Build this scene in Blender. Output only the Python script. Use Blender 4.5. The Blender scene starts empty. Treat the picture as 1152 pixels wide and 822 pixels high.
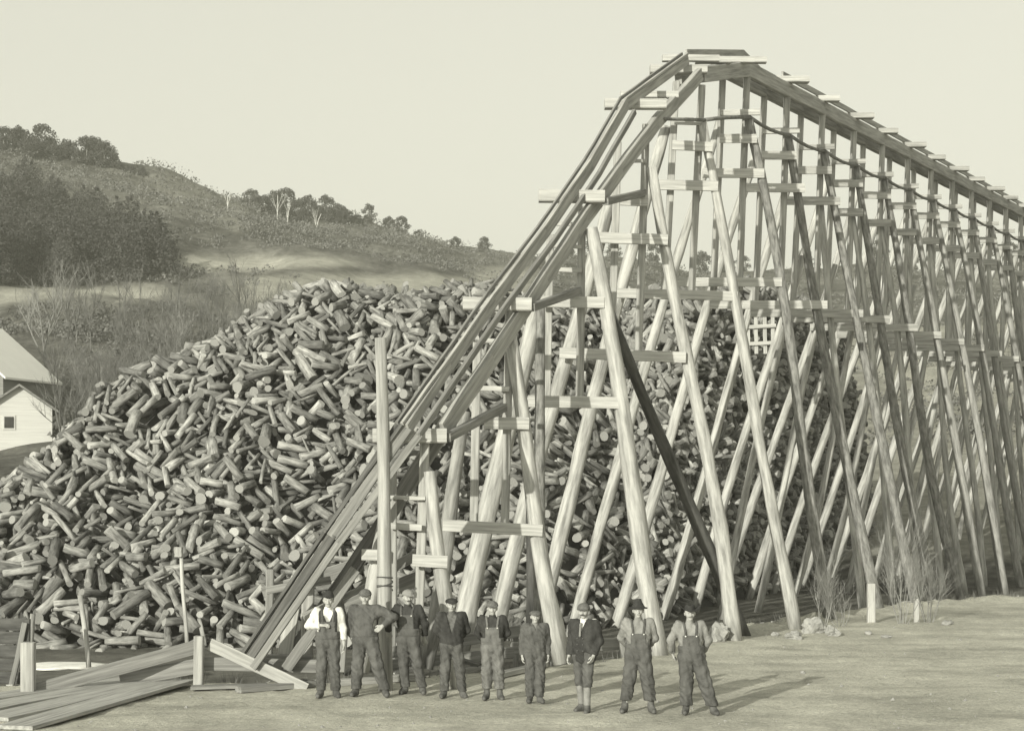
import bpy, bmesh, math, random
import numpy as np
from mathutils import Vector, Matrix, noise
from mathutils.bvhtree import BVHTree
random.seed(11)
rng = np.random.default_rng(5)
PI = math.pi
R = math.radians
F, HX, HY, CH = 2000.0, 576.0, 540.0, 3.73      # focal (px of the 1152 wide plate), principal point, horizon, camera height
sc = bpy.context.scene
COL = sc.collection
ZC = 3.07                                         # metres between bents, measured along the view axis

def P(x, y, Z):                                   # survey: a point seen at x, y on the plate standing Z metres away
    return Vector(((x-HX)/F*Z, Z, CH+(HY-y)/F*Z))
def G(x, y, z=0.0):                               # a point on the ground plane of height z
    Z = (CH-z)*F/(y-HY)
    return Vector(((x-HX)/F*Z, Z, z))

# ------------------------------------------------------------------ world, sun, camera
SUN_AZ = R(28)      # light travels towards +Y, turned this much to +X
SUN_EL = R(15.5)
w = bpy.data.worlds.new("World"); sc.world = w; w.use_nodes = True
nt = w.node_tree; nt.nodes.clear()
sky = nt.nodes.new('ShaderNodeTexSky'); sky.sky_type = 'NISHITA'; sky.sun_disc = False
sky.sun_elevation = SUN_EL; sky.sun_rotation = PI + SUN_AZ
sky.air_density = 1.0; sky.dust_density = 4.0; sky.ozone_density = 0.5
bw = nt.nodes.new('ShaderNodeRGBToBW')
pw = nt.nodes.new('ShaderNodeMath'); pw.operation = 'POWER'; pw.inputs[1].default_value = 0.38
tint = nt.nodes.new('ShaderNodeMix'); tint.data_type = 'RGBA'; tint.blend_type = 'MULTIPLY'; tint.inputs[0].default_value = 1
tint.inputs[7].default_value = (1.0, 0.993, 0.86, 1)
bg = nt.nodes.new('ShaderNodeBackground'); bg.inputs[1].default_value = 0.15
ml = nt.nodes.new('ShaderNodeMath'); ml.operation = 'MULTIPLY'; ml.inputs[1].default_value = 3.12
wo = nt.nodes.new('ShaderNodeOutputWorld')
L = nt.links.new
L(sky.outputs[0], bw.inputs[0]); L(bw.outputs[0], pw.inputs[0]); L(pw.outputs[0], ml.inputs[0])
L(ml.outputs[0], tint.inputs[6]); L(tint.outputs[2], bg.inputs[0]); L(bg.outputs[0], wo.inputs[0])

sun = bpy.data.lights.new('sun', 'SUN'); sun.energy = 5.0; sun.angle = R(0.6); sun.color = (1.0, 0.98, 0.86)
so = bpy.data.objects.new('sun', sun); COL.objects.link(so)
sd = Vector((math.sin(SUN_AZ)*math.cos(SUN_EL), math.cos(SUN_AZ)*math.cos(SUN_EL), -math.sin(SUN_EL)))
so.rotation_euler = sd.to_track_quat('-Z', 'Y').to_euler(); so.location = (-20, -20, 30)

cam = bpy.data.cameras.new('camera'); co = bpy.data.objects.new('camera', cam); COL.objects.link(co)
cam.sensor_width = 36; cam.lens = F/1152*36; cam.shift_y = (HY-411)/1152.0
cam.clip_end = 4000; cam.clip_start = 0.1
co.location = (0, 0, CH); co.rotation_euler = (PI/2, 0, 0)
sc.camera = co
sc.view_settings.view_transform = 'Standard'; sc.view_settings.look = 'None'
sc.view_settings.exposure = 0.2; sc.view_settings.gamma = 1.0
sc.cycles.max_bounces = 6; sc.cycles.volume_bounces = 0
sc.cycles.use_denoising = True

# ------------------------------------------------------------------ materials (toned like the old print)
def tone(v, k=1.0):
    return (v*1.0, v*0.993, v*0.94, 1)
def mat(name, lo, hi, scale=(3, 3, 3), detail=5, rough=0.9, bump=0.4, dist=0.02, coord='Object', uv=None, attr=None, extra=None, contrast=(0.3, 0.7), bscale=None):
    m = bpy.data.materials.new(name); m.use_nodes = True
    n = m.node_tree; b = n.nodes['Principled BSDF']; b.inputs['Roughness'].default_value = rough
    b.inputs['Specular IOR Level'].default_value = 0.25
    tc = n.nodes.new('ShaderNodeTexCoord'); mp = n.nodes.new('ShaderNodeMapping'); mp.inputs[3].default_value = scale
    n.links.new(tc.outputs[coord], mp.inputs[0])
    if coord == 'Object':
        oi = n.nodes.new('ShaderNodeObjectInfo'); sc_ = n.nodes.new('ShaderNodeVectorMath'); sc_.operation = 'SCALE'
        cb = n.nodes.new('ShaderNodeCombineXYZ')
        n.links.new(oi.outputs['Random'], cb.inputs[0]); n.links.new(oi.outputs['Random'], cb.inputs[2])
        n.links.new(cb.outputs[0], sc_.inputs[0]); sc_.inputs[3].default_value = 37
        n.links.new(sc_.outputs[0], mp.inputs[1])
    nz = n.nodes.new('ShaderNodeTexNoise'); nz.inputs['Scale'].default_value = 1; nz.inputs['Detail'].default_value = detail
    nz.inputs['Roughness'].default_value = 0.62
    n.links.new(mp.outputs[0], nz.inputs[0])
    cr = n.nodes.new('ShaderNodeValToRGB'); cr.color_ramp.elements[0].position = contrast[0]; cr.color_ramp.elements[1].position = contrast[1]
    cr.color_ramp.elements[0].color = tone(lo); cr.color_ramp.elements[1].color = tone(hi)
    n.links.new(nz.outputs[0], cr.inputs[0])
    out = cr.outputs[0]
    if attr:
        at = n.nodes.new('ShaderNodeAttribute'); at.attribute_name = attr
        mx = n.nodes.new('ShaderNodeMix'); mx.data_type = 'RGBA'; mx.blend_type = 'MULTIPLY'; mx.inputs[0].default_value = 1
        n.links.new(out, mx.inputs[6]); n.links.new(at.outputs['Color'], mx.inputs[7]); out = mx.outputs[2]
    n.links.new(out, b.inputs['Base Color'])
    if bump:
        bp = n.nodes.new('ShaderNodeBump'); bp.inputs['Strength'].default_value = bump; bp.inputs['Distance'].default_value = dist
        if bscale:
            nb = n.nodes.new('ShaderNodeTexNoise'); nb.inputs['Scale'].default_value = bscale; nb.inputs['Detail'].default_value = 4
            n.links.new(tc.outputs[coord], nb.inputs[0]); n.links.new(nb.outputs[0], bp.inputs['Height'])
        else:
            n.links.new(nz.outputs[0], bp.inputs['Height'])
        n.links.new(bp.outputs[0], b.inputs['Normal'])
    return m
M = {}
M['pole'] = mat('peeled_pole_wood', 0.19, 0.48, (9, 9, 1.1), contrast=(0.32, 0.62), dist=0.02, bump=0.6)
M['bark_shade_pole'] = mat('barky_shaded_pole_wood', 0.10, 0.28, (12, 12, 3.0), contrast=(0.35, 0.65), dist=0.03, bump=0.9)
M['grey_pole'] = mat('weathered_pole_wood', 0.14, 0.34, (10, 10, 1.6), contrast=(0.33, 0.66), dist=0.02, bump=0.7)
M['sawn'] = mat('sawn_timber', 0.20, 0.44, (14, 14, 0.9), contrast=(0.3, 0.68), dist=0.006)
M['board'] = mat('fresh_board', 0.28, 0.52, (20, 20, 1.0), contrast=(0.3, 0.68), dist=0.005)
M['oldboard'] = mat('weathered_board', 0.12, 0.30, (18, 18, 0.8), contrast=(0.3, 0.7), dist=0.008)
M['dark'] = mat('dark_wood', 0.035, 0.12, (8, 8, 1.5))  # dark wood tone for brace poles, rope and crib boards
M['leafdark'] = mat('evergreen_foliage', 0.035, 0.085, (1, 1, 1), bump=0)
M['twig'] = mat('bare_twigs', 0.16, 0.3, (4, 4, 4), bump=0)
M['palebark'] = mat('pale_birch_bark', 0.4, 0.6, (4, 4, 4), bump=0)
M['scrub'] = mat('dry_scrub', 0.07, 0.2, (.6, .6, .6), bump=0)
M['rock'] = mat('pale_rock', 0.2, 0.38, (6, 6, 6), dist=0.04, bump=0.8)
M['pebble'] = mat('dusty_stone', 0.18, 0.34, (3, 3, 3), bump=0)
M['snow'] = mat('old_snow', 0.6, 0.85, (3, 3, 3), dist=0.03)
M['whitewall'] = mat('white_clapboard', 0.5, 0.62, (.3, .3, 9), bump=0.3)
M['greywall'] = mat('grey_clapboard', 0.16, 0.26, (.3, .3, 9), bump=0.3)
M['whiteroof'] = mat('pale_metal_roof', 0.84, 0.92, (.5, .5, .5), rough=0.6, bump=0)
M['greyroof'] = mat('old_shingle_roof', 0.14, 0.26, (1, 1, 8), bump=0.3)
M['glass'] = mat('window_glass', 0.03, 0.06, (1, 1, 1), rough=0.2, bump=0)
M['skin'] = mat('skin', 0.33, 0.42, (20, 20, 20), rough=0.6, bump=0.05)
M['skin_dark'] = mat('eye_and_mouth', 0.12, 0.17, (20, 20, 20), bump=0)
M['hair'] = mat('dark_hair', 0.03, 0.07, (60, 60, 20), bump=0.2)
M['greyhair'] = mat('grey_moustache', 0.10, 0.2, (60, 60, 20), bump=0.2)
M['denim'] = mat('worn_denim', 0.055, 0.12, (5, 5, 3), dist=0.05, bump=0.9, bscale=9)
M['denim_light'] = mat('faded_denim', 0.09, 0.18, (5, 5, 3), dist=0.05, bump=0.9, bscale=9)
M['wool'] = mat('dark_wool', 0.022, 0.055, (7, 7, 4), dist=0.04, bump=0.8, bscale=8)
M['greyshirt'] = mat('grey_shirt', 0.17, 0.27, (7, 7, 4), dist=0.04, bump=0.8, bscale=10)
M['white'] = mat('white_shirt', 0.55, 0.72, (7, 7, 4), dist=0.04, bump=0.8, bscale=10)
M['felt'] = mat('dark_felt', 0.018, 0.045, (9, 9, 9), bump=0.2)
M['tweed'] = mat('grey_tweed', 0.07, 0.15, (30, 30, 30), bump=0.3)
M['boot'] = mat('dusty_boot_leather', 0.05, 0.13, (8, 8, 8), bump=0.3, rough=0.7)
M['legging'] = mat('pale_leather_legging', 0.15, 0.26, (8, 8, 8), bump=0.3, rough=0.7)
M['worn_shade'] = mat('weathered_shaded_timber', 0.05, 0.15, (14, 14, 1.0), contrast=(0.3, 0.68), dist=0.006)
M['cable'] = mat('dark_sagging_plank', 0.11, 0.24, (8, 8, 2))

# log bark and log ends use UVs laid along each log
def log_mats():
    m = mat('log_bark', 0.085, 0.32, (5, 2.2, 5), coord='UV', attr='tone', contrast=(0.32, 0.68), dist=0.02, bump=0.9, detail=6)
    e = bpy.data.materials.new('log_end'); e.use_nodes = True; n = e.node_tree; b = n.nodes['Principled BSDF']
    b.inputs['Roughness'].default_value = 0.9; b.inputs['Specular IOR Level'].default_value = 0.2
    tc = n.nodes.new('ShaderNodeTexCoord'); wv = n.nodes.new('ShaderNodeTexWave'); wv.wave_type = 'RINGS'; wv.rings_direction = 'Z'
    wv.inputs['Scale'].default_value = 14; wv.inputs['Distortion'].default_value = 2.5; wv.inputs['Detail'].default_value = 3
    n.links.new(tc.outputs['UV'], wv.inputs[0])
    cr = n.nodes.new('ShaderNodeValToRGB'); cr.color_ramp.elements[0].color = tone(0.22); cr.color_ramp.elements[1].color = tone(0.42)
    n.links.new(wv.outputs['Fac'], cr.inputs[0])
    at = n.nodes.new('ShaderNodeAttribute'); at.attribute_name = 'tone'
    mx = n.nodes.new('ShaderNodeMix'); mx.data_type = 'RGBA'; mx.blend_type = 'MULTIPLY'; mx.inputs[0].default_value = 1
    n.links.new(cr.outputs[0], mx.inputs[6]); n.links.new(at.outputs['Color'], mx.inputs[7]); n.links.new(mx.outputs[2], b.inputs['Base Color'])
    return m, e
M['log'], M['logend'] = log_mats()

# ------------------------------------------------------------------ object helpers
def tag(o, label=None, cat=None, group=None, kind=None):
    if label: o['label'] = label
    if cat: o['category'] = cat
    if group: o['group'] = group
    if kind: o['kind'] = kind
    return o
def wloc(o):
    v = Vector((0, 0, 0))
    while o is not None:
        v = v + o.location; o = o.parent
    return v
def link(name, me, mats, parent=None, loc=(0, 0, 0), rot=None, smooth=False):
    if not isinstance(mats, (list, tuple)): mats = [mats]
    if not me.materials:
        for m in mats: me.materials.append(m)
    if smooth:
        me.polygons.foreach_set('use_smooth', [True]*len(me.polygons))
    o = bpy.data.objects.new(name, me); COL.objects.link(o)
    loc = Vector(loc)
    if parent is not None:
        o.parent = parent; loc = loc - wloc(parent)
    o.location = loc
    if rot is not None: o.rotation_euler = rot
    return o
def empty(name, loc, label=None, cat=None, group=None, parent=None):
    o = bpy.data.objects.new(name, None); COL.objects.link(o)
    if parent is not None:
        o.parent = parent; o.location = Vector(loc) - wloc(parent)
    else: o.location = loc
    return tag(o, label, cat, group)
def mesh(name, vs, fs):
    me = bpy.data.meshes.new(name); me.from_pydata([tuple(v) for v in vs], [], [tuple(f) for f in fs]); me.update(); return me
def frame(d, up=Vector((0, 0, 1))):
    z = d.normalized()
    if abs(z.dot(up)) > 0.97: up = Vector((0, -1, 0))
    x = up.cross(z).normalized(); y = z.cross(x)
    return Matrix((x, y, z)).transposed()
def beam(name, p0, p1, wx, hy, m, parent=None, up=Vector((0, 0, 1)), jit=0.006, label=None):
    """sawn stick from p0 to p1: wx across, hy along 'up'; worn edges, a little bow and twist"""
    p0 = Vector(p0); p1 = Vector(p1); d = p1-p0; Ln = d.length
    bm = bmesh.new(); n = 5; rings = []
    c = min(wx, hy)*0.10
    prof = [(-1, -1, 0, 1), (-1, -1, 1, 0), (1, -1, -1, 0), (1, -1, 0, 1), (1, 1, 0, -1), (1, 1, -1, 0), (-1, 1, 1, 0), (-1, 1, 0, -1)]
    bow = random.uniform(-1, 1)*0.002*Ln
    for i in range(n):
        t = i/(n-1); rr = []
        ox = bow*math.sin(PI*t)+random.uniform(-jit, jit)*(0 < i < n-1); oy = random.uniform(-jit, jit)*(0 < i < n-1)
        for sx, sy, cx, cy in prof:
            rr.append(bm.verts.new((sx*wx/2+cx*c+ox, sy*hy/2+cy*c+oy, t*Ln)))
        rings.append(rr)
    for a, b in zip(rings, rings[1:]):
        for k in range(8): bm.faces.new((a[k], a[(k+1) % 8], b[(k+1) % 8], b[k]))
    bm.faces.new(rings[0][::-1]); bm.faces.new(rings[-1])
    bmesh.ops.recalc_face_normals(bm, faces=bm.faces)
    me = bpy.data.meshes.new(name); bm.to_mesh(me); bm.free()
    o = link(name, me, m, parent, p0, frame(d, up).to_euler())
    if label: o['label'] = label
    return o
def tube_mesh(name, pts, rads, seg=10, wob=0.0, caps=True):
    pts = [Vector(p) for p in pts]; vs = []; fs = []; n = len(pts)
    ph = random.uniform(0, 100)
    for i, p in enumerate(pts):
        d = (pts[min(i+1, n-1)]-pts[max(i-1, 0)]); Fm = frame(d)
        for k in range(seg):
            a = 2*PI*k/seg; r = rads[i]*(1+wob*noise.noise((math.cos(a)*1.3+ph, math.sin(a)*1.3, i*0.9+ph)))
            vs.append(p+Fm@Vector((math.cos(a)*r, math.sin(a)*r, 0)))
    for i in range(n-1):
        for k in range(seg):
            fs.append((i*seg+k, i*seg+(k+1) % seg, (i+1)*seg+(k+1) % seg, (i+1)*seg+k))
    if caps:
        fs.append(tuple(range(seg))[::-1]); fs.append(tuple((n-1)*seg+k for k in range(seg)))
    return mesh(name, vs, fs)
def pole(name, p0, p1, r0, r1, m, parent=None, bend=0.012, seg=10, wob=0.16, label=None):
    """round tree pole from p0 (butt) to p1 (tip): tapers, wanders and has knots"""
    p0 = Vector(p0); p1 = Vector(p1); Ln = (p1-p0).length; n = max(5, int(Ln/0.7))
    a = random.uniform(0, 2*PI); a2 = random.uniform(0, 2*PI); pts = []; rr = []
    for i in range(n+1):
        t = i/n; s = math.sin(PI*t)*bend*Ln; s2 = math.sin(2*PI*t)*bend*Ln*0.5
        pts.append((s*math.cos(a)+s2*math.cos(a2), (s*math.sin(a)+s2*math.sin(a2))*0.5, t*Ln))
        rr.append((r0+(r1-r0)*t)*(1+random.uniform(-.05, .05)))
    me = tube_mesh(name, pts, rr, seg, wob)
    o = link(name, me, m, parent, p0, frame(p1-p0).to_euler(), smooth=True)
    if label: o['label'] = label
    return o
def curve_tube(name, pts, r, m, parent=None, seg=8):
    p0 = Vector(pts[0]); return link(name, tube_mesh(name, [Vector(p)-p0 for p in pts], [r]*len(pts) if not isinstance(r, list) else r, seg), m, parent, p0, smooth=True)

# ------------------------------------------------------------------ the ground: one sheet out to the horizon
EDGE = [G(-60, 772), G(0, 771), G(350, 768), G(480, 760), G(600, 752), G(707, 738), G(780, 715), G(900, 697), G(1050, 678), G(1152, 672), G(1300, 668)]
EX = [-60]+[e.x for e in EDGE]+[80]; EYv = [30]+[e.y for e in EDGE]+[66]
def edgeY(X): return np.interp(X, EX, EYv)
TX = [-600, -200, 0, 190, 330, 560, 800, 1150, 1500]
TZ = [70, 110, 150, 210, 260, 340, 400, 600, 1000, 2500]
TT = np.array([
 [-.5, 3, 7, 25, 38, 72, 84, 70, 50, 30],
 [-.5, 3, 7, 25, 38, 74, 82, 60, 40, 30],
 [-.5, 3, 7.1, 24, 37, 70, 68, 50, 35, 30],
 [-.5, 3.5, 8, 24, 35, 61.5, 69, 48, 30, 25],
 [-.5, 4, 10, 24, 34, 53, 63.5, 45, 30, 25],
 [-.5, 4, 9, 19, 29, 45, 54.5, 42, 30, 25],
 [-.5, 3, 8, 18, 27, 41, 51, 40, 30, 25],
 [-.3, 4.0, 9, 19, 26, 41, 51, 40, 30, 25],
 [-.2, 4.5, 10, 19, 26, 41, 52, 40, 30, 25]])
def fbm(x, y, s, o=4):
    return noise.fractal((x*s, y*s, 3.1), 0.6, 2.1, o)
def ground_z(X, Y):
    e = float(edgeY(X)); z = 0.0
    if Y > 20:
        k = min(max((Y-e)/1.6, 0), 1); k = k*k*(3-2*k); z = -0.48*k
    if Y > 66:
        xi = HX+X/Y*F
        col = [float(np.interp(xi, TX, TT[:, j])) for j in range(len(TZ))]
        z2 = float(np.interp(Y, TZ, col)); k = min((Y-66)/8, 1); z = z*(1-k)+z2*k
        z += k*fbm(X, Y, 0.03)*min((Y-66)*0.02, 2.6)
    else:
        z += 0.035*fbm(X, Y, 0.5)+0.02*fbm(X, Y, 2.2)
        # low earth bank along the road edge at the right
        d = Y-e
        if X > 4: z += 0.16*math.exp(-((d+0.3)/0.9)**2)*min((X-4)/2, 1)*(0.6+0.8*fbm(X, Y, 0.9))
    return z
def build_ground():
    ts = sorted(set([round(v, 5) for v in list(np.linspace(-0.34, 0.34, 200))+[-0.38, -0.44, -0.52, -0.65, -0.9, -1.4, -2.2, -3.6]+[0.38, 0.44, 0.52, 0.65, 0.9, 1.4, 2.2, 3.6]]))
    ys = [-120, -60, -25, -8, 0, 6, 12, 16, 19]+list(np.linspace(21, 66, 150))+list(np.linspace(67, 120, 40))+list(np.linspace(122, 430, 150))+[460, 520, 600, 750, 1000, 1500, 2500]
    vs = []; cover = []
    for Y in ys:
        for t in ts:
            X = t*max(Y, 26); vs.append((X, Y, ground_z(X, Y)))
            xi = HX+t*F; zi = vs[-1][2]; yi = HY-(zi-CH)/max(Y, 1)*F
            c = 0.0
            # land cover: 1 = bare pale road dirt, 0.6 = pale pasture, 0 = scrub
            if Y < 66:
                d = Y-float(edgeY(X)); c = 1.0 if d < 0 else max(0.1, 1-d/0.9)
                c = min(1, c)
            else:
                def band(x0, x1, y0, y1, s=10):
                    return max(0, min(1, (xi-x0)/40, (x1-xi)/40))*max(0, min(1, (yi-y0)/s, (y1-yi)/s))
                jx = fbm(X, Y, 0.02)*14
                yi += jx
                c = max(band(-200, 215, 322, 346, 7), band(185, 420, 281, 306, 7), band(250, 600, 306, 345, 9), band(225, 300, 225, 262, 10)*.5,
                        band(120, 340, 190, 240, 10)*.3, band(440, 620, 300, 330, 10)*.8, band(820, 1400, 350, 640, 12)*.75, band(560, 900, 330, 600, 12)*.5)*0.55
            cover.append(c)
    nx = len(ts); fs = []
    for j in range(len(ys)-1):
        for i in range(nx-1):
            a = j*nx+i; fs.append((a, a+1, a+nx+1, a+nx))
    me = mesh('ground', vs, fs)
    at = me.attributes.new('cover', 'FLOAT', 'POINT'); at.data.foreach_set('value', cover)
    m = bpy.data.materials.new('ground_dirt'); m.use_nodes = True; n = m.node_tree; b = n.nodes['Principled BSDF']
    b.inputs['Roughness'].default_value = 0.95; b.inputs['Specular IOR Level'].default_value = 0.1
    tc = n.nodes.new('ShaderNodeTexCoord')
    def nz(scale, detail=6, mp=None, rough=0.6):
        t = n.nodes.new('ShaderNodeTexNoise'); t.inputs['Scale'].default_value = scale; t.inputs['Detail'].default_value = detail; t.inputs['Roughness'].default_value = rough
        if mp:
            q = n.nodes.new('ShaderNodeMapping'); q.inputs[3].default_value = mp[0]; q.inputs[2].default_value = mp[1]
            n.links.new(tc.outputs['Object'], q.inputs[0]); n.links.new(q.outputs[0], t.inputs[0])
        else: n.links.new(tc.outputs['Object'], t.inputs[0])
        return t
    def ramp(src, a, b_, p0, p1):
        c = n.nodes.new('ShaderNodeValToRGB'); c.color_ramp.elements[0].position = p0; c.color_ramp.elements[1].position = p1
        c.color_ramp.elements[0].color = tone(a); c.color_ramp.elements[1].color = tone(b_); n.links.new(src, c.inputs[0]); return c
    def mixc(fac, a, b_, bt='MIX', f=None):
        x = n.nodes.new('ShaderNodeMix'); x.data_type = 'RGBA'; x.blend_type = bt
        if fac is None: x.inputs[0].default_value = f
        else: n.links.new(fac, x.inputs[0])
        n.links.new(a, x.inputs[6]); n.links.new(b_, x.inputs[7]); return x.outputs[2]
    dirt1 = ramp(nz(0.5, 9, rough=.78).outputs[0], 0.47, 0.74, 0.38, 0.60)
    dirt2 = ramp(nz(14.0, 9, rough=.75).outputs[0], 0.62, 1.0, 0.38, 0.6)
    rut = ramp(nz(1.0, 5, ((0.16, 1.1, 1), (0, 0, R(-8)))).outputs[0], 0.78, 1.0, 0.38, 0.58)
    dirt = mixc(None, dirt1.outputs[0], dirt2.outputs[0], 'MULTIPLY', 0.8)
    dirt = mixc(None, dirt, rut.outputs[0], 'MULTIPLY', 0.8)
    scr1 = ramp(nz(0.07, 10, rough=0.8).outputs[0], 0.05, 0.21, 0.38, 0.6)
    scr2 = ramp(nz(0.9, 8, rough=.75).outputs[0], 0.35, 1.0, 0.35, 0.62)
    scr = mixc(None, scr1.outputs[0], scr2.outputs[0], 'MULTIPLY', 0.9)
    at = n.nodes.new('ShaderNodeAttribute'); at.attribute_name = 'cover'
    n.links.new(mixc(at.outputs['Fac'], scr, dirt), b.inputs['Base Color'])
    bp = n.nodes.new('ShaderNodeBump'); bp.inputs['Strength'].default_value = 1.0; bp.inputs['Distance'].default_value = 0.11
    n.links.new(nz(5.0, 10, rough=0.75).outputs[0], bp.inputs['Height']); n.links.new(bp.outputs[0], b.inputs['Normal'])
    o = link('ground', me, m, smooth=True); o['kind'] = 'structure'
    return o
build_ground()

# ------------------------------------------------------------------ the trestle
def near_u(x): return 11509/(1583-x) if x > 487 else 10.5+(487-x)*0.0014
def far_u(x): return 11932/(1583-x) if x > 447 else 10.5+(447-x)*0.0014
def PN(x, y, off=0.0): 
    p = P(x, y, ZC*near_u(x)); return p
def PF(x, y): return P(x, y, ZC*far_u(x)-0.95)
def nx_(n): return 1583-11509/(n+15.5)
def fx_(n): return 1583-11932/(n+15.5)
def zn(n): return ZC*(n+15.5)
def yz(z, n): return HY-(z-CH)*F/zn(n)
ztop = lambda n: 14.51+0.115*n                      # underside of the level stringers

trestle = empty('log_trestle', P(840, 690, zn(0)), 'tall timber log-stacking trestle with steep ramp rising beside the pulpwood pile', 'trestle')
near_path = [PN(322, 745), PN(380, 662), PN(436, 580), PN(499, 483), PN(552, 405), PN(612, 314), PN(658, 245), PN(697, 192), PN(738, 138), PN(787, 84)]
far_path = [PF(281, 740), PF(375, 601), PF(458, 481), PF(505, 411), PF(555, 339), PF(612, 263), PF(664, 187), PF(704, 118), PF(772, 68)]
lvl_n = [-0.95]+[float(k) for k in range(0, 26)]
def lvl(n, far, dz=0.0, dx=0.0):
    X = (nx_(n)-HX)/F*zn(n)-(0.65 if far else 0)+dx
    return Vector((X, zn(n), ztop(n)+dz))
def run(name, pts, wx, hy, m, label=None, lap=0.05, off=Vector((0, 0, 0))):
    for a, b in zip(pts, pts[1:]):
        d = (b-a).normalized()
        beam(name, a-d*lap+off, b+d*lap*0.2+off, wx, hy, m, trestle)
run('stringer', near_path[:3], 0.14, 0.26, M['worn_shade'])  # lower ramp in darker wood: weathering and shade both put into the colour
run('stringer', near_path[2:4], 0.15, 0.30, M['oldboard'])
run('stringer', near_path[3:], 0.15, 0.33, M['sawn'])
run('stringer', far_path[:2], 0.13, 0.17, M['worn_shade'])
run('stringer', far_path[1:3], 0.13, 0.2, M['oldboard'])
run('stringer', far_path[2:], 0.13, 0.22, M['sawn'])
# rails of the trough on top of the far ramp stringer
def offs(pts, dn, dl=0.0):
    out = []
    for i, p in enumerate(pts):
        d = (pts[min(i+1, len(pts)-1)]-pts[max(i-1, 0)]).normalized(); s = d.cross(Vector((0, 0, 1))).normalized(); nn = s.cross(d)
        out.append(p+nn*dn+s*dl)
    return out
run('trough_rail', offs(far_path, 0.165, -0.09)[:3], 0.05, 0.08, M['worn_shade'])
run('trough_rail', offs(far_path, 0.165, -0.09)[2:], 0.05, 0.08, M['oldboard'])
run('trough_rail', offs(far_path, 0.15, 0.05)[:3], 0.06, 0.06, M['worn_shade'])
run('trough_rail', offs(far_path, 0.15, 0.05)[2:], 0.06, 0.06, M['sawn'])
run('lower_beam', offs(far_path[:-1], -0.20, 0.16), 0.08, 0.13, M['oldboard'])  # beam below the far stringer, its shade put into a darker wood
# level run
ln = [P(790, 84, ZC*near_u(790))]+[lvl(n, False, 0.21) for n in range(0, 26)]
run('stringer', ln, 0.18, 0.40, M['sawn'])
lf = [P(764, 90, ZC*far_u(764))]+[lvl(n, True, 0.20) for n in range(0, 26)]
run('stringer', lf, 0.18, 0.38, M['sawn'])
run('trough_board', [P(773, 62, ZC*far_u(773)), P(836, 62, ZC*far_u(836))]+[lvl(n, True, 0.72, -0.12) for n in range(1, 26)], 0.06, 0.28, M['sawn'])
run('trough_board', [lvl(n, False, 0.66, -0.12) for n in range(1, 26)], 0.06, 0.16, M['sawn'])
# cross ties of the level run, ends sticking out over the near side
for (a, b, n) in ((782, 822, -0.55), (800, 848, -0.2), (824, 862, 0.15)):
    beam('cross_tie', P(a, 68, zn(n)), P(b, 68, zn(n)), 0.26, 0.16, M['board'], trestle)
for n in range(1, 26):
    beam('cross_tie', lvl(n, True, 0.50, -0.2), lvl(n, False, 0.50, 0.62 if n % 2 else 0.5), 0.34, 0.17, M['board' if n < 3 else 'sawn'], trestle)

bent_specs = {}   # n: dict
def B(n, **k): bent_specs[n] = k
def bentP(n, x, y, dy=0.0):
    p = P(x, y, zn(n)); p.y += dy; return p
# caps, rungs and boards: (x0, x1, y0, y1) ; each bent stands at its own distance
B(-5, near=((484, 530), (516, 775)), far=((436, 570), (404, 752)), posts=[(478, 497, 470, 720), (441, 524, 441, 700)],
  boards=[(420, 503, 490, 490, .26, .24, 1), (465, 504, 629, 631, .22, .08, 1), (408, 437, 623, 624, .2, .08, 1), (440, 479, 559, 560, .07, .06, 0), (440, 475, 591, 593, .12, .06, 0)])
B(-4, near=((574, 372), (632, 739)), far=((523, 462), (478, 748)), posts=[(573, 350, 568, 588), (537, 385, 533, 592)],
  boards=[(521, 598, 342, 343, .26, .26, 1), (499, 610, 590, 596, .23, .08, 1), (545, 595, 476, 477, .24, .08, 1), (538, 573, 384, 385, .09, .06, 0), (540, 573, 437, 438, .1, .06, 0)])
B(-3, near=((665, 258), (742, 742)), far=((611, 318), (515, 740)), posts=[(655, 232, 652, 450), (619, 264, 615, 452)],
  boards=[(606, 680, 221, 222, .26, .24, 1), (608, 679, 341, 342, .24, .08, 1), (594, 697, 452, 454, .25, .08, 1), (620, 655, 253, 254, .08, .06, 0), (620, 654, 278, 279, .08, .06, 0), (619, 654, 304, 305, .1, .06, 0)])
B(-2, near=((732, 190), (826, 724)), far=((688, 218), (552, 732)), posts=[(727, 140, 718, 400), (695, 160, 688, 398)],
  boards=[(680, 749, 118, 118, .22, .24, 1), (697, 728, 227, 228, .26, .08, 1), (670, 750, 269, 272, .25, .08, 1), (629, 770, 398, 403, .25, .08, 1), (698, 727, 182, 183, .08, .06, 0)])
B(-1, near=((789, 136), (895, 705)), far=((750, 141), (602, 722)), posts=[(790, 96, 778, 332), (761, 92, 748, 330)],
  boards=[(731, 795, 79, 79, .2, .24, 1), (755, 800, 166, 168, .24, .08, 1), (739, 806, 210, 212, .25, .08, 1), (693, 828, 331, 335, .24, .08, 1), (758, 792, 138, 139, .18, .06, 1)])
near_feet = {0: (934, 701), 1: (989, 690), 2: (1030, 682), 3: (1052, 676), 4: (1081, 672), 5: (1104, 668), 6: (1130, 668), 7: (1150, 665)}
far_feet = {0: 640, 1: 691, 2: 745, 3: 780, 4: 806, 5: 841, 6: 868, 7: 899, 8: 930, 9: 955, 10: 983, 11: 1006}
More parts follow.
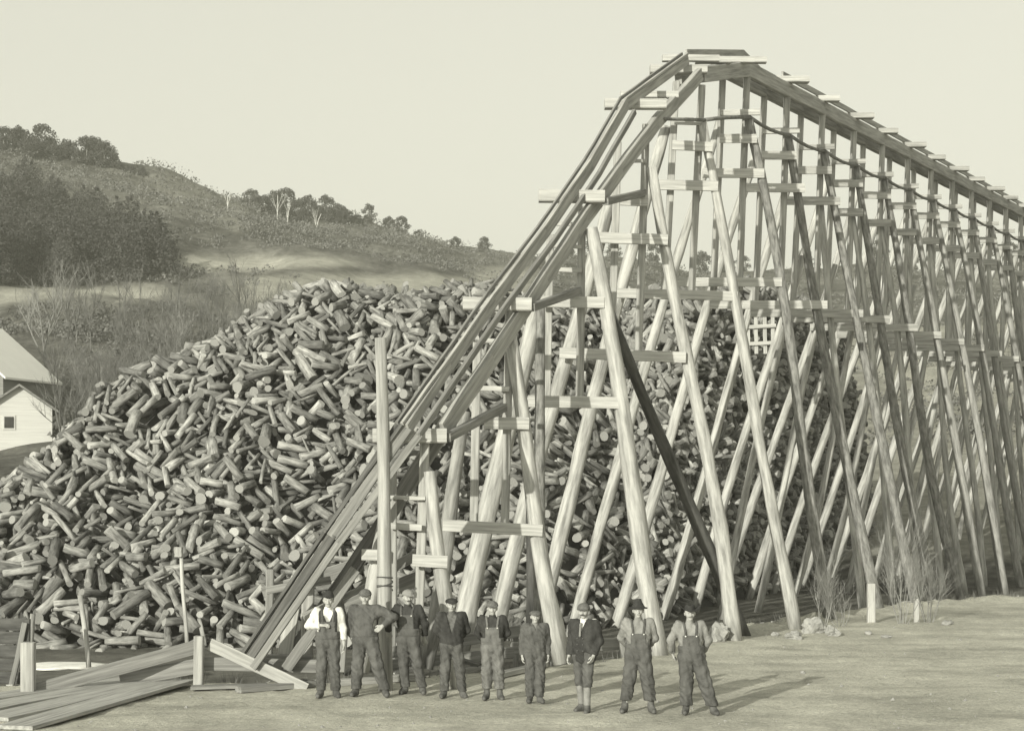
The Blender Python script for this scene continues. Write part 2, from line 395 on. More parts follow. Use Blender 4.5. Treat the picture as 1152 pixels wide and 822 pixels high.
for n in range(0, 24):
    zf = -0.5
    nf = near_feet.get(n, (nx_(n)+2.6*F/zn(n), None)); ff = far_feet.get(n, 1006+(n-11)*22)
    yt = yz(ztop(n)-1.15, n)
    nfy = yz(-0.35, n) if nf[1] is None else nf[1]
    B(n, near=((nx_(n)+1, yt), (nf[0], nfy)), far=((fx_(n)-2, yt), (ff, yz(-0.55, n))),
      posts=[(nx_(n), yz(ztop(n)+.02, n), nx_(n)-0.2*F/zn(n), yz(8.8, n)), (fx_(n), yz(ztop(n)+.02, n), fx_(n)-0.25*F/zn(n), yz(8.8, n))], boards=None)
LOW = {0: 9.0, 1: 8.7, 2: 8.75}
def lerp_at_y(seg, y):
    (x0, y0), (x1, y1) = seg; return x0+(x1-x0)*(y-y0)/(y1-y0)
for n in sorted(bent_specs):
    s = bent_specs[n]; k = F/zn(n)
    bt = empty('bent', bentP(n, (s['near'][1][0]+s['far'][1][0])/2, s['near'][1][1]), parent=trestle)
    thick = {-5: .15, -4: .17, -3: .2, -2: .165, -1: .15}.get(n, .15)
    nm = M['pole'] if n < 0 else (M['bark_shade_pole'] if n < 5 else M['grey_pole'])  # near legs past the apex: bark, with their shade put into the colour
    (x0, y0), (x1, y1) = s['near']
    pole('batter_pole', bentP(n, x1, y1+6, -0.14), bentP(n, x0, y0, -0.14), thick*1.12, thick*0.72, nm, bt, bend=0.012, wob=.24)
    (x0, y0), (x1, y1) = s['far']
    fm = M['pole'] if n != -4 else M['grey_pole']
    pole('batter_pole', bentP(n, x1, y1+4, 0.16), bentP(n, x0, y0, 0.16), {-3: .24, -2: .2, -1: .21}.get(n, .15+.03*random.random()), {-3: .17, -2: .15, -1: .14}.get(n, .12), fm, bt, bend=0.014, wob=.24)
    if n >= 2:
        zi = ztop(n)-2.7
        pole('batter_pole', bentP(n, nx_(n)+1.25*k, yz(-.5, n), -0.02), bentP(n, nx_(n)-.05*k, yz(zi, n), -0.02), .13, .09, M['pole'], bt, bend=0.014)
        pole('batter_pole', bentP(n, fx_(n)-2.4*k, yz(-.6, n), 0.3), bentP(n, fx_(n)+.1*k, yz(zi-1.5, n), 0.3), .13, .09, M['pole'], bt, bend=0.014)
    for i, (px, py, qx, qy) in enumerate(s['posts']):
        beam('post', bentP(n, qx, qy, 0.02), bentP(n, px, py, 0.02), 0.17, 0.17, M['sawn'], bt, up=Vector((0, 1, 0)))
    if s['boards'] is None:
        bl = []
        for z, hgt in ((ztop(n)-1.70, .24), (ztop(n)-2.62, .25), (LOW.get(n, 8.85), .24)):
            y = yz(z, n); a = lerp_at_y(s['far'], y); b = lerp_at_y(s['near'], y)
            if z > 12.2: a = fx_(n)-0.12*k; b = nx_(n)+0.22*k
            else: a -= 0.1*k; b += 0.15*k
            bl.append((a, b, y, y+0.3, hgt, .06, 1))
        bl.append((fx_(n)-0.1*k, nx_(n)+0.3*k, yz(ztop(n)-1.02, n), yz(ztop(n)-1.0, n), .16, .1, 2))
    else: bl = s['boards']
    for (a, b, ya, yb, hgt, dp, kind) in bl:
        cap = dp > .2
        dy = -0.02 if cap else (-0.14-dp/2 if kind == 0 else -0.31)
        if cap: dy = -0.05
        if kind == 1 and dp < .2 and hgt < .21: dy = -0.2
        beam('tie_cap' if cap else 'cross_board', bentP(n, a, ya, dy), bentP(n, b, yb, dy), dp if not cap else .3, hgt, M['board'] if (n < 2) else M['sawn'], bt)
# mid caps near the apex of the ramp
for (a, b, y, n) in ((698, 763, 107, -1.55), (745, 809, 66, -0.75)):
    beam('cross_tie', P(a, y, zn(n)), P(b, y, zn(n)), 0.2, 0.16, M['board'], trestle)
# struts from the ramp caps up to the next bent
for (a, na, b, nb) in (((503, 492), -5, (567, 458), -4), ((598, 346), -4, (651, 327), -3), ((681, 227), -3, (724, 217), -2)):
    beam('strut', P(*a, zn(na)-.1), P(*b, zn(nb)-.25), 0.14, 0.16, M['oldboard'], trestle)
# dark diagonal brace pole
pole('brace_pole', P(838, 718, ZC*14.0), P(683, 345, ZC*12.45), 0.165, 0.12, M['dark'], trestle, bend=0.006, label='dark diagonal brace pole')
pole('brace_pole', P(606, 720, ZC*12.2), P(608, 340, ZC*12.2), 0.13, 0.1, M['bark_shade_pole'], trestle, bend=0.006)
pole('brace_pole', P(598, 700, ZC*12.9), P(597, 560, ZC*12.9), 0.12, 0.11, M['dark'], trestle, bend=0.004)  # foot of a shaded post, the shade put into its dark colour
# sagging walk plank hung along the near side
pts = [P(748, 134, ZC*near_u(748)-.3)]
nn_ = [-2.0]+list(range(-1, 25))
for a in range(-1, 25):
    for t in ((0, .25, .5, .75) if a > -1 else (0, .25, .5, .75)):
        n = a+t; pts.append(Vector(((nx_(n)-HX)/F*zn(n)+0.05, zn(n)-0.22, (ztop(n)-1.12 if n >= 0 else 12.7+.69*(n+1))-0.09*math.sin(PI*t)*(1 if a != -1 else -.3))))
curve_tube('walk_pole', pts[:2], 0.04, M['cable'], trestle)
for i in range(1, len(pts)-4, 4):
    curve_tube('walk_pole', pts[i:i+5], 0.05, M['cable'], trestle)
# small pale lattice frame standing inside the trestle
lf_ = empty('lattice_frame', P(856, 392, 58.2), 'small pale square lattice frame inside the trestle at the top of the pile', 'frame')
for x in (842, 851, 861, 870): beam('upright', P(x, 398, 58.2), P(x-1, 350, 58.2), .12, .08, M['board'], lf_, up=Vector((0, 1, 0)))
for y in (353, 367, 386): beam('crossbar', P(838, y+1, 58.1), P(873, y-1, 58.1), .06, .12, M['board'], lf_)
# bottom of the ramp: trestle legs, sills and stray planks propping it
rz = ZC*10.62
ft = empty('bent', P(320, 745, rz), parent=trestle)
for a, b, w_, h_, m in (((302, 742), (304, 640), .14, .14, 'oldboard'), ((345, 735), (348, 622), .22, .14, 'sawn'), ((318, 748), (336, 648), .26, .12, 'board'),
                        ((362, 752), (378, 672), .18, .12, 'oldboard'), ((384, 755), (392, 640), .14, .14, 'oldboard')):
    beam('post', P(*a, rz+.25), P(*b, rz+.25), w_, h_, M[m], ft, up=Vector((0, 1, 0)))
beam('sill_plank', P(296, 668, rz+.5), P(408, 634, rz+.5), .08, .27, M['oldboard'], ft)
beam('sill_plank', P(300, 664, rz-.2), P(372, 652, rz-.2), .08, .14, M['oldboard'], ft)
beam('sill_plank', P(343, 697, rz-.45), P(440, 650, rz+.35), .08, .25, M['sawn'], ft)
beam('sill_plank', P(388, 683, rz-.25), P(474, 649, rz+.25), .08, .27, M['oldboard'], ft)
beam('sill_plank', P(400, 662, rz+.9), P(478, 618, rz+.9), .08, .2, M['oldboard'], ft)
beam('sill_plank', P(292, 742, rz+.1), P(352, 742, rz+.1), .2, .2, M['oldboard'], ft)
beam('brace', P(322, 752, rz-.4), P(400, 640, rz-.4), .1, .2, M['oldboard'], ft)
beam('brace', P(296, 700, rz+.4), P(340, 640, rz+.6), .12, .16, M['sawn'], ft)

# tall pole standing beside the ramp
up_ = empty('standing_pole', G(433, 775), 'tall upright round pole standing alone behind the men, rope wound low on it', 'pole')
pz = G(433, 777).y
pole('shaft', P(434, 780, pz), P(428, 380, pz), .135, .10, M['sawn'], up_, bend=.003, wob=.08)
rp = [P(433, 664, pz)+Vector((math.cos(a)*.137, math.sin(a)*.137, .012*a+.05*math.sin(a*.5))) for a in np.linspace(0, 7*PI, 90)]
curve_tube('rope_coil', rp, .012, M['dark'], up_, 5)

# ------------------------------------------------------------------ log pile
YF_X = [-20, -15, -6, -3, 1, 2.9, 4.5, 5.8, 8.3, 11.1, 13, 15.5, 16.8, 18.5]; YF_Y = [46, 45, 44.6, 44.8, 47.3, 51, 54, 57.3, 63.5, 70, 75, 80.5, 84, 89]
TP_X = [-22, -19, -16.7, -13.8, -11.5, -9.4, -7.9, -5.7, -1, 3.8, 8, 12, 15, 16, 17, 18]
TP_Z = [0.2, 1.0, 2.2, 4.3, 6.7, 8.2, 9.1, 9.9, 9.8, 9.9, 10.2, 10.6, 10.6, 10.0, 6.0, -0.6]
def pile_s(X, Y):
    yf = np.interp(X, YF_X, YF_Y); tp = np.interp(X, TP_X, TP_Z)
    d = Y-yf
    fr = -0.55+d*(0.78+2.2*np.clip((X-4)/6, 0, 1))-0.08*np.clip(d-10, 0, None)
    k = 0.9
    a = np.minimum(fr, tp) - k*0.25*np.clip(1-np.abs(fr-tp)/k, 0, None)**2
    a = a-0.02*np.clip(d-17, 0, None)**2*0.6
    a = a+0.35*np.sin(X*0.9+Y*0.35)*np.sin(X*0.41-Y*0.6+1)*np.clip(d/3, 0, 1)
    a = a-1.1*np.exp(-(((X+5.6)/1.6)**2+((Y-49.5)/1.8)**2))
    return a
def build_pile():
    gs = 0.07; x0, y0 = -19.0, 43.2; nx, ny = int(38.5/gs), int(53/gs)
    gx = x0+np.arange(nx)*gs; gy = y0+np.arange(ny)*gs
    XX, YY = np.meshgrid(gx, gy, indexing='ij')
    S = pile_s(XX, YY); H = np.maximum(S-0.62, -0.6); S0 = S
    logs = []
    tries = 0
    while tries < 46000:
        tries += 1
        cx = rng.uniform(x0+1, x0+nx*gs-1); 
        yf = np.interp(cx, YF_X, YF_Y); cy = rng.uniform(yf-0.7, min(yf+17.5, y0+ny*gs-1))
        if cy < y0+.8: continue
        s = float(pile_s(cx, cy))
        if s < -0.5 and rng.random() < .75: continue
        r = float(np.clip(rng.normal(.10, .03), .05, .19)); Ln = float(rng.normal(.80, .12)) if rng.random() > .05 else float(rng.uniform(.5, 1.35))
        if cx/cy > 0 : Ln *= 1.0
        th = rng.uniform(0, PI); dx, dy = math.cos(th), math.sin(th)
        ts = np.linspace(-Ln/2, Ln/2, 11); offs_ = np.array([-.6, 0, .6])*r
        px = cx+ts[:, None]*dx-offs_[None]*dy; py = cy+ts[:, None]*dy+offs_[None]*dx
        ix = np.clip(((px-x0)/gs).astype(int), 0, nx-1); iy = np.clip(((py-y0)/gs).astype(int), 0, ny-1)
        h = H[ix, iy].max(axis=1)
        # the line resting on the two supports either side of the middle
        best = None
        L_, R_ = ts <= 0, ts >= 0
        tl, hl = ts[L_], h[L_]; tr, hr = ts[R_], h[R_]
        m0 = hl[:, None]+(hr[None]-hl[:, None])*((0-tl[:, None])/np.maximum(tr[None]-tl[:, None], 1e-6))
        i, j = np.unravel_index(np.argmax(m0), m0.shape)
        if tr[j]-tl[i] < 1e-3: sl = 0.0; hc = hl[i]
        else: sl = (hr[j]-hl[i])/(tr[j]-tl[i]); hc = m0[i, j]
        if abs(sl) > (2.0 if cx > 4 else 1.15): continue
        pen = 0.02
        zc = hc+r-pen
        if zc-r > s+0.10+0.18*rng.random()+0.7*float(np.clip((cx-4)/5, 0, 1)): continue
        c = 1/math.sqrt(1+sl*sl); Lh = Ln*c/2
        # stamp the footprint
        bx0 = int((cx-Lh*abs(dx)-r-x0)/gs); bx1 = int((cx+Lh*abs(dx)+r-x0)/gs)+1; by0 = int((cy-Lh*abs(dy)-r-y0)/gs); by1 = int((cy+Lh*abs(dy)+r-y0)/gs)+1
        bx0 = max(bx0, 0); by0 = max(by0, 0); bx1 = min(bx1, nx-1); by1 = min(by1, ny-1)
        sx = XX[bx0:bx1+1, by0:by1+1]-cx; sy = YY[bx0:bx1+1, by0:by1+1]-cy
        a = sx*dx+sy*dy; b = -sx*dy+sy*dx
        msk = (np.abs(a) <= Lh) & (np.abs(b) < r)
        top = zc+sl*a+np.sqrt(np.clip(r*r-b*b, 0, None))
        sub = H[bx0:bx1+1, by0:by1+1]; H[bx0:bx1+1, by0:by1+1] = np.where(msk, np.maximum(sub, top), sub)
        logs.append((cx, cy, zc, th, math.atan(sl), Ln, r))
    # the steep flank beside the trestle: sticks wedged in at every angle
    for k in range(2600):
        X = rng.uniform(3.5, 17.5); yf = float(np.interp(X, YF_X, YF_Y)); z = rng.uniform(-.3, 10.2)
        lo_, hi_ = yf-.5, yf+15
        for _ in range(18):
            m_ = (lo_+hi_)/2
            if float(pile_s(X, m_)) < z: lo_ = m_
            else: hi_ = m_
        if hi_ > yf+14: continue
        r = float(np.clip(rng.normal(.115, .03), .06, .2)); Ln = float(rng.normal(.88, .12))
        logs.append((X, hi_+rng.uniform(-.12, .3), z, rng.uniform(0, PI), float(rng.normal(0, .5)), Ln, r))
    return logs
logs = build_pile()
print('logs', len(logs))
SEG = 10
def log_geo(Ln, r, seed):
    rr = random.Random(seed); taper = rr.uniform(.82, 1.0); bend = rr.uniform(-.018, .018)*Ln; ph = rr.uniform(0, 6); ov = rr.uniform(0.86, 1.0)
    if rr.random() < .12: ov = .6
    vs = []; uv_s = []
    nr = 4
    for i in range(nr):
        t = i/(nr-1); rad = r*(1-(1-taper)*t)*(1+rr.uniform(-.05, .05)); bx = bend*math.sin(PI*t)
        tiltx = rr.uniform(-.05, .05) if i in (0, nr-1) else 0
        for k in range(SEG):
            a = 2*PI*k/SEG; q = rad*(1+.07*math.sin(2*a+ph)+.04*math.sin(3*a+ph*2))
            vs.append(((t-.5)*Ln+tiltx*math.cos(a)*1.2*rad*3, math.cos(a)*q+bx, math.sin(a)*q*ov))
    return vs
LF = []
for i in range(3):
    for k in range(SEG): LF.append((i*SEG+k, (i+1)*SEG+k, (i+1)*SEG+(k+1) % SEG, i*SEG+(k+1) % SEG))
LF.append(tuple(range(SEG))); LF.append(tuple(3*SEG+k for k in range(SEG))[::-1])
def log_uv(vs, r, seed):
    rr = random.Random(seed*7+1); ou = rr.uniform(0, 50); ovv = rr.uniform(0, 50); uv = []
    for i in range(3):
        for k in range(SEG):
            for (ii, kk) in ((i, k), (i+1, k), (i+1, k+1), (i, k+1)):
                uv += [ou+kk/SEG*2*PI*r*2.5, ovv+vs[(ii*SEG+kk % SEG)][0]*1.2]
    for cap in (range(SEG), [3*SEG+k for k in range(SEG)][::-1]):
        for v in cap: uv += [vs[v][1]/r*.5+0.0, vs[v][2]/r*.5]
    return uv
NLF = len(LF)
allv = []; owner = []; logv = []
for i, (cx, cy, cz, th, el, Ln, r) in enumerate(logs):
    vs = log_geo(Ln, r, i)
    Mx = Matrix.Rotation(th, 3, 'Z') @ Matrix.Rotation(-el, 3, 'Y') @ Matrix.Rotation(random.uniform(0, 6), 3, 'X')
    arr = np.array(vs) @ np.array(Mx).T + np.array([cx, cy, cz])
    logv.append((vs, arr, Mx))

# ------------------------------------------------------------------ vegetation and buildings
def leaf_mass(bm_v, bm_f, c, rx, rz, n, s):
    for _ in range(n):
        while True:
            p = Vector((random.uniform(-1, 1), random.uniform(-1, 1), random.uniform(-1, 1)))
            if p.length < 1: break
        p = Vector(c)+Vector((p.x*rx, p.y*rx, p.z*rz))
        q = Vector((random.gauss(0, 1), random.gauss(0, 1), random.gauss(0, 1))).normalized()
        a = q.orthogonal().normalized(); b = q.cross(a); ss = s*random.uniform(.5, 1.3)
        i = len(bm_v); bm_v += [p-a*ss-b*ss*.5, p+a*ss-b*ss*.6, p+a*ss*.3+b*ss]; bm_f.append((i, i+1, i+2))
def conifer_meshes(h=8.0, seed=0, broad=.24):
    random.seed(100+seed); v = []; f = []; nl = 13
    for i in range(nl):
        t = i/(nl-1); z = h*(.14+.84*t); rad = h*broad*(1-t)**.55*random.uniform(.75, 1.15)+.15
        for k in range(int(7+9*(1-t))):
            a = random.uniform(0, 2*PI); rr = rad*random.uniform(.35, 1.0)
            leaf_mass(v, f, (math.cos(a)*rr, math.sin(a)*rr, z-rr*.15+random.uniform(-.3, .3)), rad*.30+.1, h*.04, 14, h*.021)
    cm = mesh('crown', v, f)
    tm = tube_mesh('trunk', [(0, 0, -1), (0, 0, h*.5), (0.05, 0, h*.96)], [h*.02, h*.014, h*.004], 6)
    return cm, tm
def round_meshes(h=7.0, seed=0):
    random.seed(200+seed); v = []; f = []
    for i in range(44):
        a = random.uniform(0, 2*PI); zz = random.uniform(.12, .97); rr = h*.38*math.sin(PI*min(1, (zz-.15)*1.1))*random.uniform(.3, 1)
        leaf_mass(v, f, (math.cos(a)*rr, math.sin(a)*rr, h*zz), h*.12, h*.1, 60, h*.026)
    return mesh('crown', v, f), tube_mesh('trunk', [(0, 0, -1), (.1, 0, h*.35), (0, 0, h*.8)], [h*.025, h*.018, h*.006], 6)
def branchy(v, f, p, d, Ln, r, depth, spread=.5, seg=5):
    n = 3; pts = [Vector(p)]; dd = Vector(d).normalized()
    for i in range(n):
        dd = (dd+Vector((random.gauss(0, .1), random.gauss(0, .1), random.gauss(0, .06)+.04))).normalized(); pts.append(pts[-1]+dd*Ln/n)
    base = len(v)
    for i, q in enumerate(pts):
        Fm = frame(dd); rad = r*(1-.5*i/n)
        for k in range(seg): v.append(q+Fm@Vector((math.cos(2*PI*k/seg)*rad, math.sin(2*PI*k/seg)*rad, 0)))
    for i in range(n):
        for k in range(seg): f.append((base+i*seg+k, base+i*seg+(k+1) % seg, base+(i+1)*seg+(k+1) % seg, base+(i+1)*seg+k))
    if depth > 0:
        for k in range(random.choice((3, 4, 4, 5))):
            t = random.uniform(.35, 1); q = pts[0].lerp(pts[-1], t) if t < 1 else pts[-1]
            q = pts[min(n, int(t*n+.5))]
            nd = (dd+Vector((random.gauss(0, spread), random.gauss(0, spread), random.uniform(0, .35)))).normalized()
            branchy(v, f, q, nd, Ln*random.uniform(.5, .75), r*.5, depth-1, spread, max(3, seg-1))
def bare_tree(h, seed, r=.16, stems=1, depth=4, spread=.42):
    random.seed(300+seed); v = []; f = []
    tv = [(0, 0, -.8), (0.04*h*.2, 0, h*.2), (0, 0.02*h, h*.42)]
    tm = tube_mesh('trunk', tv, [r, r*.8, r*.6], 8)
    for s in range(5):
        a = 2*PI*s/5; branchy(v, f, (0, 0.01*h, h*(.2+.05*s)), (math.cos(a)*.35, math.sin(a)*.35, 1), h*.33, r*.5, depth-1, spread)
    return mesh('branches', v, f), tm
con = [conifer_meshes(8, i, b) for i, b in enumerate((.34, .40, .36, .44))]
rnd = [round_meshes(7, i) for i in range(3)]
def ztile(xi, Z): X = (xi-HX)/F*Z; return X, Z, ground_z(X, Z)
def tree(name, cm, tm, cmat, tmat, loc, s, label, group=None, rot=None):
    t = empty(name, loc, label, 'tree', group)
    a = link('crown' if 'bare' not in name else 'branches', cm, cmat, t, loc); b = link('trunk', tm, tmat, t, loc)
    t.scale = (s, s, s) if not isinstance(s, tuple) else s; t.rotation_euler.z = random.uniform(0, 6) if rot is None else rot
    return t
random.seed(42)
ridge = [(4, 330, 1.1), (18, 332, 1.25), (33, 328, 1.0), (47, 335, 1.2), (60, 330, .95), (74, 335, 1.05), (86, 332, .8), (98, 333, 1.25), (106, 336, 1.3), (117, 333, 1.1), (128, 334, .7), (146, 335, .6), (160, 336, .5), (11, 334, .9), (26, 334, .9), (40, 331, .85), (54, 336, .9), (67, 331, .8), (80, 334, .8), (111, 335, 1.0), (122, 336, .8), (137, 335, .55), (176, 337, .4), (192, 338, .4)]
for i, (x, Z, s) in enumerate(ridge):
    X, Y, z = ztile(x, Z); c = rnd[i % 3]
    tree('hilltop_tree', c[0], c[1], M['leafdark'], M['twig'], (X, Y, z-1.6), s*random.uniform(.6, .85), 'dark bushy tree standing on the skyline at the top of the hill', 'skyline trees on the hilltop')
for i, (x, Z, s) in enumerate([(283, 372, 1.0), (296, 372, .9), (308, 372, 1.15), (322, 374, 1.3), (334, 372, 1.1), (347, 375, 1.0), (356, 372, .8), (368, 376, 1.15), (380, 374, 1.0), (392, 378, .7), (289, 368, .8), (315, 368, .9), (340, 369, .9), (373, 371, .85), (386, 372, .8), (402, 380, .6)]):
    X, Y, z = ztile(x, Z); c = rnd[i % 3]
    tree('leafy_tree', c[0], c[1], M['leafdark'], M['twig'], (X, Y, z-1.3), s*.78, 'bushy tree in the small grove on the shoulder of the hill', 'grove on the hill shoulder')
for i, (x, Z, s) in enumerate([(415, 385, .9), (438, 388, .75), (452, 388, .95), (470, 390, .5), (512, 392, .7), (545, 395, .8), (640, 398, .9), (668, 398, 1.1), (690, 398, .9), (735, 398, 1.0), (790, 398, 1.15), (815, 398, 1.1), (835, 398, .9), (905, 398, 1.0), (990, 398, 1.2), (1025, 398, 1.0), (1070, 398, 1.1), (1110, 398, 1.2), (1140, 398, 1.0)]):
    X, Y, z = ztile(x, Z); c = rnd[(i+1) % 3]
    tree('leafy_tree', c[0], c[1], M['leafdark'], M['twig'], (X, Y, z-1.2), s*.75, 'small dark tree on the low far ridge beyond the pile', 'trees along the low far ridge')
# the dark evergreen wood on the slope: reads as one mass
def wood():
    v = []; f = []; random.seed(77); src = []
    for cm, tm in con:
        a = np.array([tuple(q.co) for q in cm.vertices]); src.append(a)
    vv = []; nf = 0; cnt = 0
    for k in range(2600):
        xi = random.uniform(-60, 190); Z = random.uniform(222, 305); X, Y, z = ztile(xi, Z)
        yi = HY-(z-CH)/Z*F
        lo = 322 - max(0, (xi-120))*.25 ; hi = 226+max(0, xi-40)*.45
        if yi > lo or yi < hi: continue
        if random.random() < (yi < hi+30)*.5: continue
        a = src[k % 4]; s = random.uniform(.55, 1.05); t = random.uniform(0, 6); c_, s_ = math.cos(t), math.sin(t)
        b = a[:len(a)//3*3].reshape(-1, 3, 3); b = b[::2].reshape(-1, 3)
        r_ = np.stack([(b[:, 0]*c_-b[:, 1]*s_)*s*1.15, (b[:, 0]*s_+b[:, 1]*c_)*s*1.15, b[:, 2]*s], 1)+np.array([X, Y, z-.5]); vv.append(r_); cnt += 1
        if cnt > 520: break
    vv = np.concatenate(vv); nf = len(vv)//3
    me = bpy.data.meshes.new('evergreen_wood'); me.vertices.add(len(vv)); me.vertices.foreach_set('co', vv.ravel())
    me.loops.add(nf*3); me.loops.foreach_set('vertex_index', np.arange(nf*3)); me.polygons.add(nf)
    me.polygons.foreach_set('loop_start', np.arange(nf)*3); me.update(calc_edges=True)
    o = link('evergreen_wood', me, M['leafdark'])
    tag(o, 'dense dark evergreen wood covering the lower hillside above the pale field', 'wood', kind='stuff')
wood()
def scrub():
    random.seed(88); v = []; f = []
    for k in range(11000):
        xi = random.uniform(-60, 1250); Z = random.choice((random.uniform(130, 205), random.uniform(215, 400), random.uniform(215, 400))); X, Y, z = ztile(xi, Z); yi = HY-(z-CH)/Z*F
        if (322 < yi < 346 and xi < 230) or (281 < yi < 306 and 185 < xi < 420 and random.random() < .85) or (306 < yi < 345 and 250 < xi < 600 and random.random() < .85): continue
        if xi > 560 and random.random() < .6: continue
        if xi < 70 and yi > 380: continue
        if fbm(X, Y, .022) < random.uniform(-.6, .15): continue
        s = random.uniform(.5, 1.5)*(1.2 if Z > 300 else 1)
        leaf_mass(v, f, (X, Y, z+s*.45), s*1.1, s*.6, 26, .12+s*.06)
    o = link('hillside_scrub', mesh('hillside_scrub', v, f), M['scrub'])
    tag(o, 'dry low scrub and brush scattered over the hillside', 'scrub', kind='stuff')
scrub()
def thicket():
    random.seed(61); v0 = []; f0 = []; src = []
    for k in range(6):
        v0 = []; f0 = []; branchy(v0, f0, (0, 0, -.3), (random.gauss(0, .1), 0, 1), 3.6, .09, 3, .38, 3); src.append((np.array([tuple(p) for p in v0]), np.array(f0)))
    V = []; Fc = []; o = 0
    for k in range(240):
        xi = random.uniform(62, 330); Z = random.uniform(135, 212); X, Y, z = ztile(xi, Z); yi = HY-(z-CH)/Z*F
        if yi < 352: continue
        a, f = src[k % 6]; t = random.uniform(0, 6); s = random.uniform(.5, 1.15); c_, s_ = math.cos(t), math.sin(t)
        V.append(np.stack([(a[:, 0]*c_-a[:, 1]*s_)*s+X, (a[:, 0]*s_+a[:, 1]*c_)*s+Y, a[:, 2]*s+z], 1)); Fc.append(f+o); o += len(a)
    ob = link('bare_thicket', mesh('bare_thicket', np.concatenate(V), np.concatenate(Fc)), M['scrub'])
    tag(ob, 'thicket of bare saplings on the slope between the pale field and the log pile', 'thicket', kind='stuff')
thicket()
bt_m = [bare_tree(9, i, .15) for i in range(3)]
def bare(x, ybase, Z, hpx, i, label, tmat='twig'):
    X = (x-HX)/F*Z; z = ground_z(X, Z); h = hpx/F*Z
    t = tree('bare_tree', bt_m[i][0], bt_m[i][1], M['twig'], M['twig'], (X, Z, z), h/8.0, label)
    return t
bare(52, 415, 165, 128, 0, 'tall bare leafless tree rising beside the white houses')
bare(200, 385, 168, 70, 1, 'bare leafless tree just above the left shoulder of the pile')
bare(118, 420, 160, 60, 2, 'small bare tree between the houses and the log pile')
for x, Z, hp, lb in ((256, 330, 22, 'slim white birch standing alone on the open hillside'), (312, 345, 34, 'forked white birch in front of the grove'), (323, 347, 28, 'straight white birch beside the forked one'), (355, 350, 26, 'short pale birch at the right end of the grove')):
    X, Y, z = ztile(x, Z); h = hp/F*Z
    t = empty('birch_tree', (X, Y, z), lb, 'tree')
    random.seed(int(x)); v = []; f = []
    branchy(v, f, (0, 0, -.3), (.12, 0, 1), h*.9, .13, 0, .3); 
    link('trunk', mesh('trunk', v, f), M['palebark'], t, (X, Y, z))
    v = []; f = []
    for s in (-1, 1, .4): branchy(v, f, (0.03*s, 0, h*.3), (s*.3, .1, 1), h*.5, .05, 1, .3)
    link('branches', mesh('branches', v, f), M['palebark'], t, (X, Y, z))

def house(name, xc, Z, zb, wd, dp, eave, peak, rot, wallm, label, win=(), roofm='whiteroof'):
    X = (xc-HX)/F*Z; t = empty(name, (X, Z, zb), label, 'house'); base = Vector((X, Z, zb))
    a, b = wd/2, dp/2
    vs = [(-a, -b, -3), (a, -b, -3), (a, b, -3), (-a, b, -3), (-a, -b, eave), (a, -b, eave), (a, b, eave), (-a, b, eave), (0, -b, peak), (0, b, peak)]
    fs = [(0, 1, 5, 8, 4), (1, 2, 6, 5), (2, 3, 7, 9, 6), (3, 0, 4, 7)]
    link('wall', mesh('wall', vs, fs), M[wallm], t, base)
    o = .45; k = (peak-eave)/a; rv = []; rf = []
    for s in (-1, 1):
        i = len(rv); e = (a+o)
        for yy in (-b-o, b+o):
            for (xx, zz) in ((0, peak+.02), (s*e, peak-k*e+.02), (s*e, peak-k*e+.2), (0, peak+.2)): rv.append((xx, yy, zz))
        rf += [(i, i+1, i+5, i+4), (i+3, i+2, i+6, i+7), (i, i+1, i+2, i+3), (i+4, i+5, i+6, i+7), (i+1, i+2, i+6, i+5)]
    link('roof', mesh('roof', rv, rf), M[roofm], t, base)
    for (wx, wz) in win:
        wf = beam('window', base+Vector((wx, -b-.03, wz)), base+Vector((wx, -b-.03, wz+1.1)), .95, .08, M['whitewall'], t, up=Vector((0, 1, 0)))
        beam('pane', base+Vector((wx, -b-.09, wz+.12)), base+Vector((wx, -b-.09, wz+.98)), .7, .04, M['glass'], wf, up=Vector((0, 1, 0)))
        p = wf.children[0]; p.parent = wf; p.matrix_parent_inverse = Matrix.Identity(4); p.location = (0, -0.06, .12); p.rotation_euler = (0, 0, 0)
    t.rotation_euler.z = rot
    return t
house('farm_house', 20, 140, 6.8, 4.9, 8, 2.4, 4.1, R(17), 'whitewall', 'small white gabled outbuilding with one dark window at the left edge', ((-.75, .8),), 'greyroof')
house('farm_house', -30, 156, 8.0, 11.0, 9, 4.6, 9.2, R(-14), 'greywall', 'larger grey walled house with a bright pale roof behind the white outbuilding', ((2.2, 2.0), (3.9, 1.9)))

# ------------------------------------------------------------------ foreground fence, planks, stakes, rocks, bushes
fn = empty('plank_fence', G(223, 772), 'low broken plank fence with two square posts and sagging boards left of the men', 'fence')
beam('post', G(32, 782), P(32, 722, G(32, 782).y), .23, .2, M['sawn'], fn, up=Vector((0, 1, 0)))
beam('post', G(223, 774), P(224, 715, G(223, 774).y), .17, .16, M['sawn'], fn, up=Vector((0, 1, 0)))
zf_ = G(223, 774).y
beam('board', P(40, 776, zf_-.9), P(222, 727, zf_+.16), .05, .25, M['oldboard'], fn)
beam('board', P(135, 764, zf_+.1), P(226, 748, zf_+.2), .05, .27, M['oldboard'], fn)
beam('board', P(226, 746, zf_+.2), P(362, 749, zf_+.6), .05, .24, M['oldboard'], fn)
beam('board', P(236, 724, zf_+.14), P(345, 775, zf_-.1), .05, .22, M['sawn'], fn)
def gp(x, y, lift): 
    p = G(x, y, 0); p.z = ground_z(p.x, p.y)+lift; return p
dk = empty('plank_ramp', G(90, 790), 'flat plank ramp of wide worn boards lying on the road beside the fence', 'ramp')
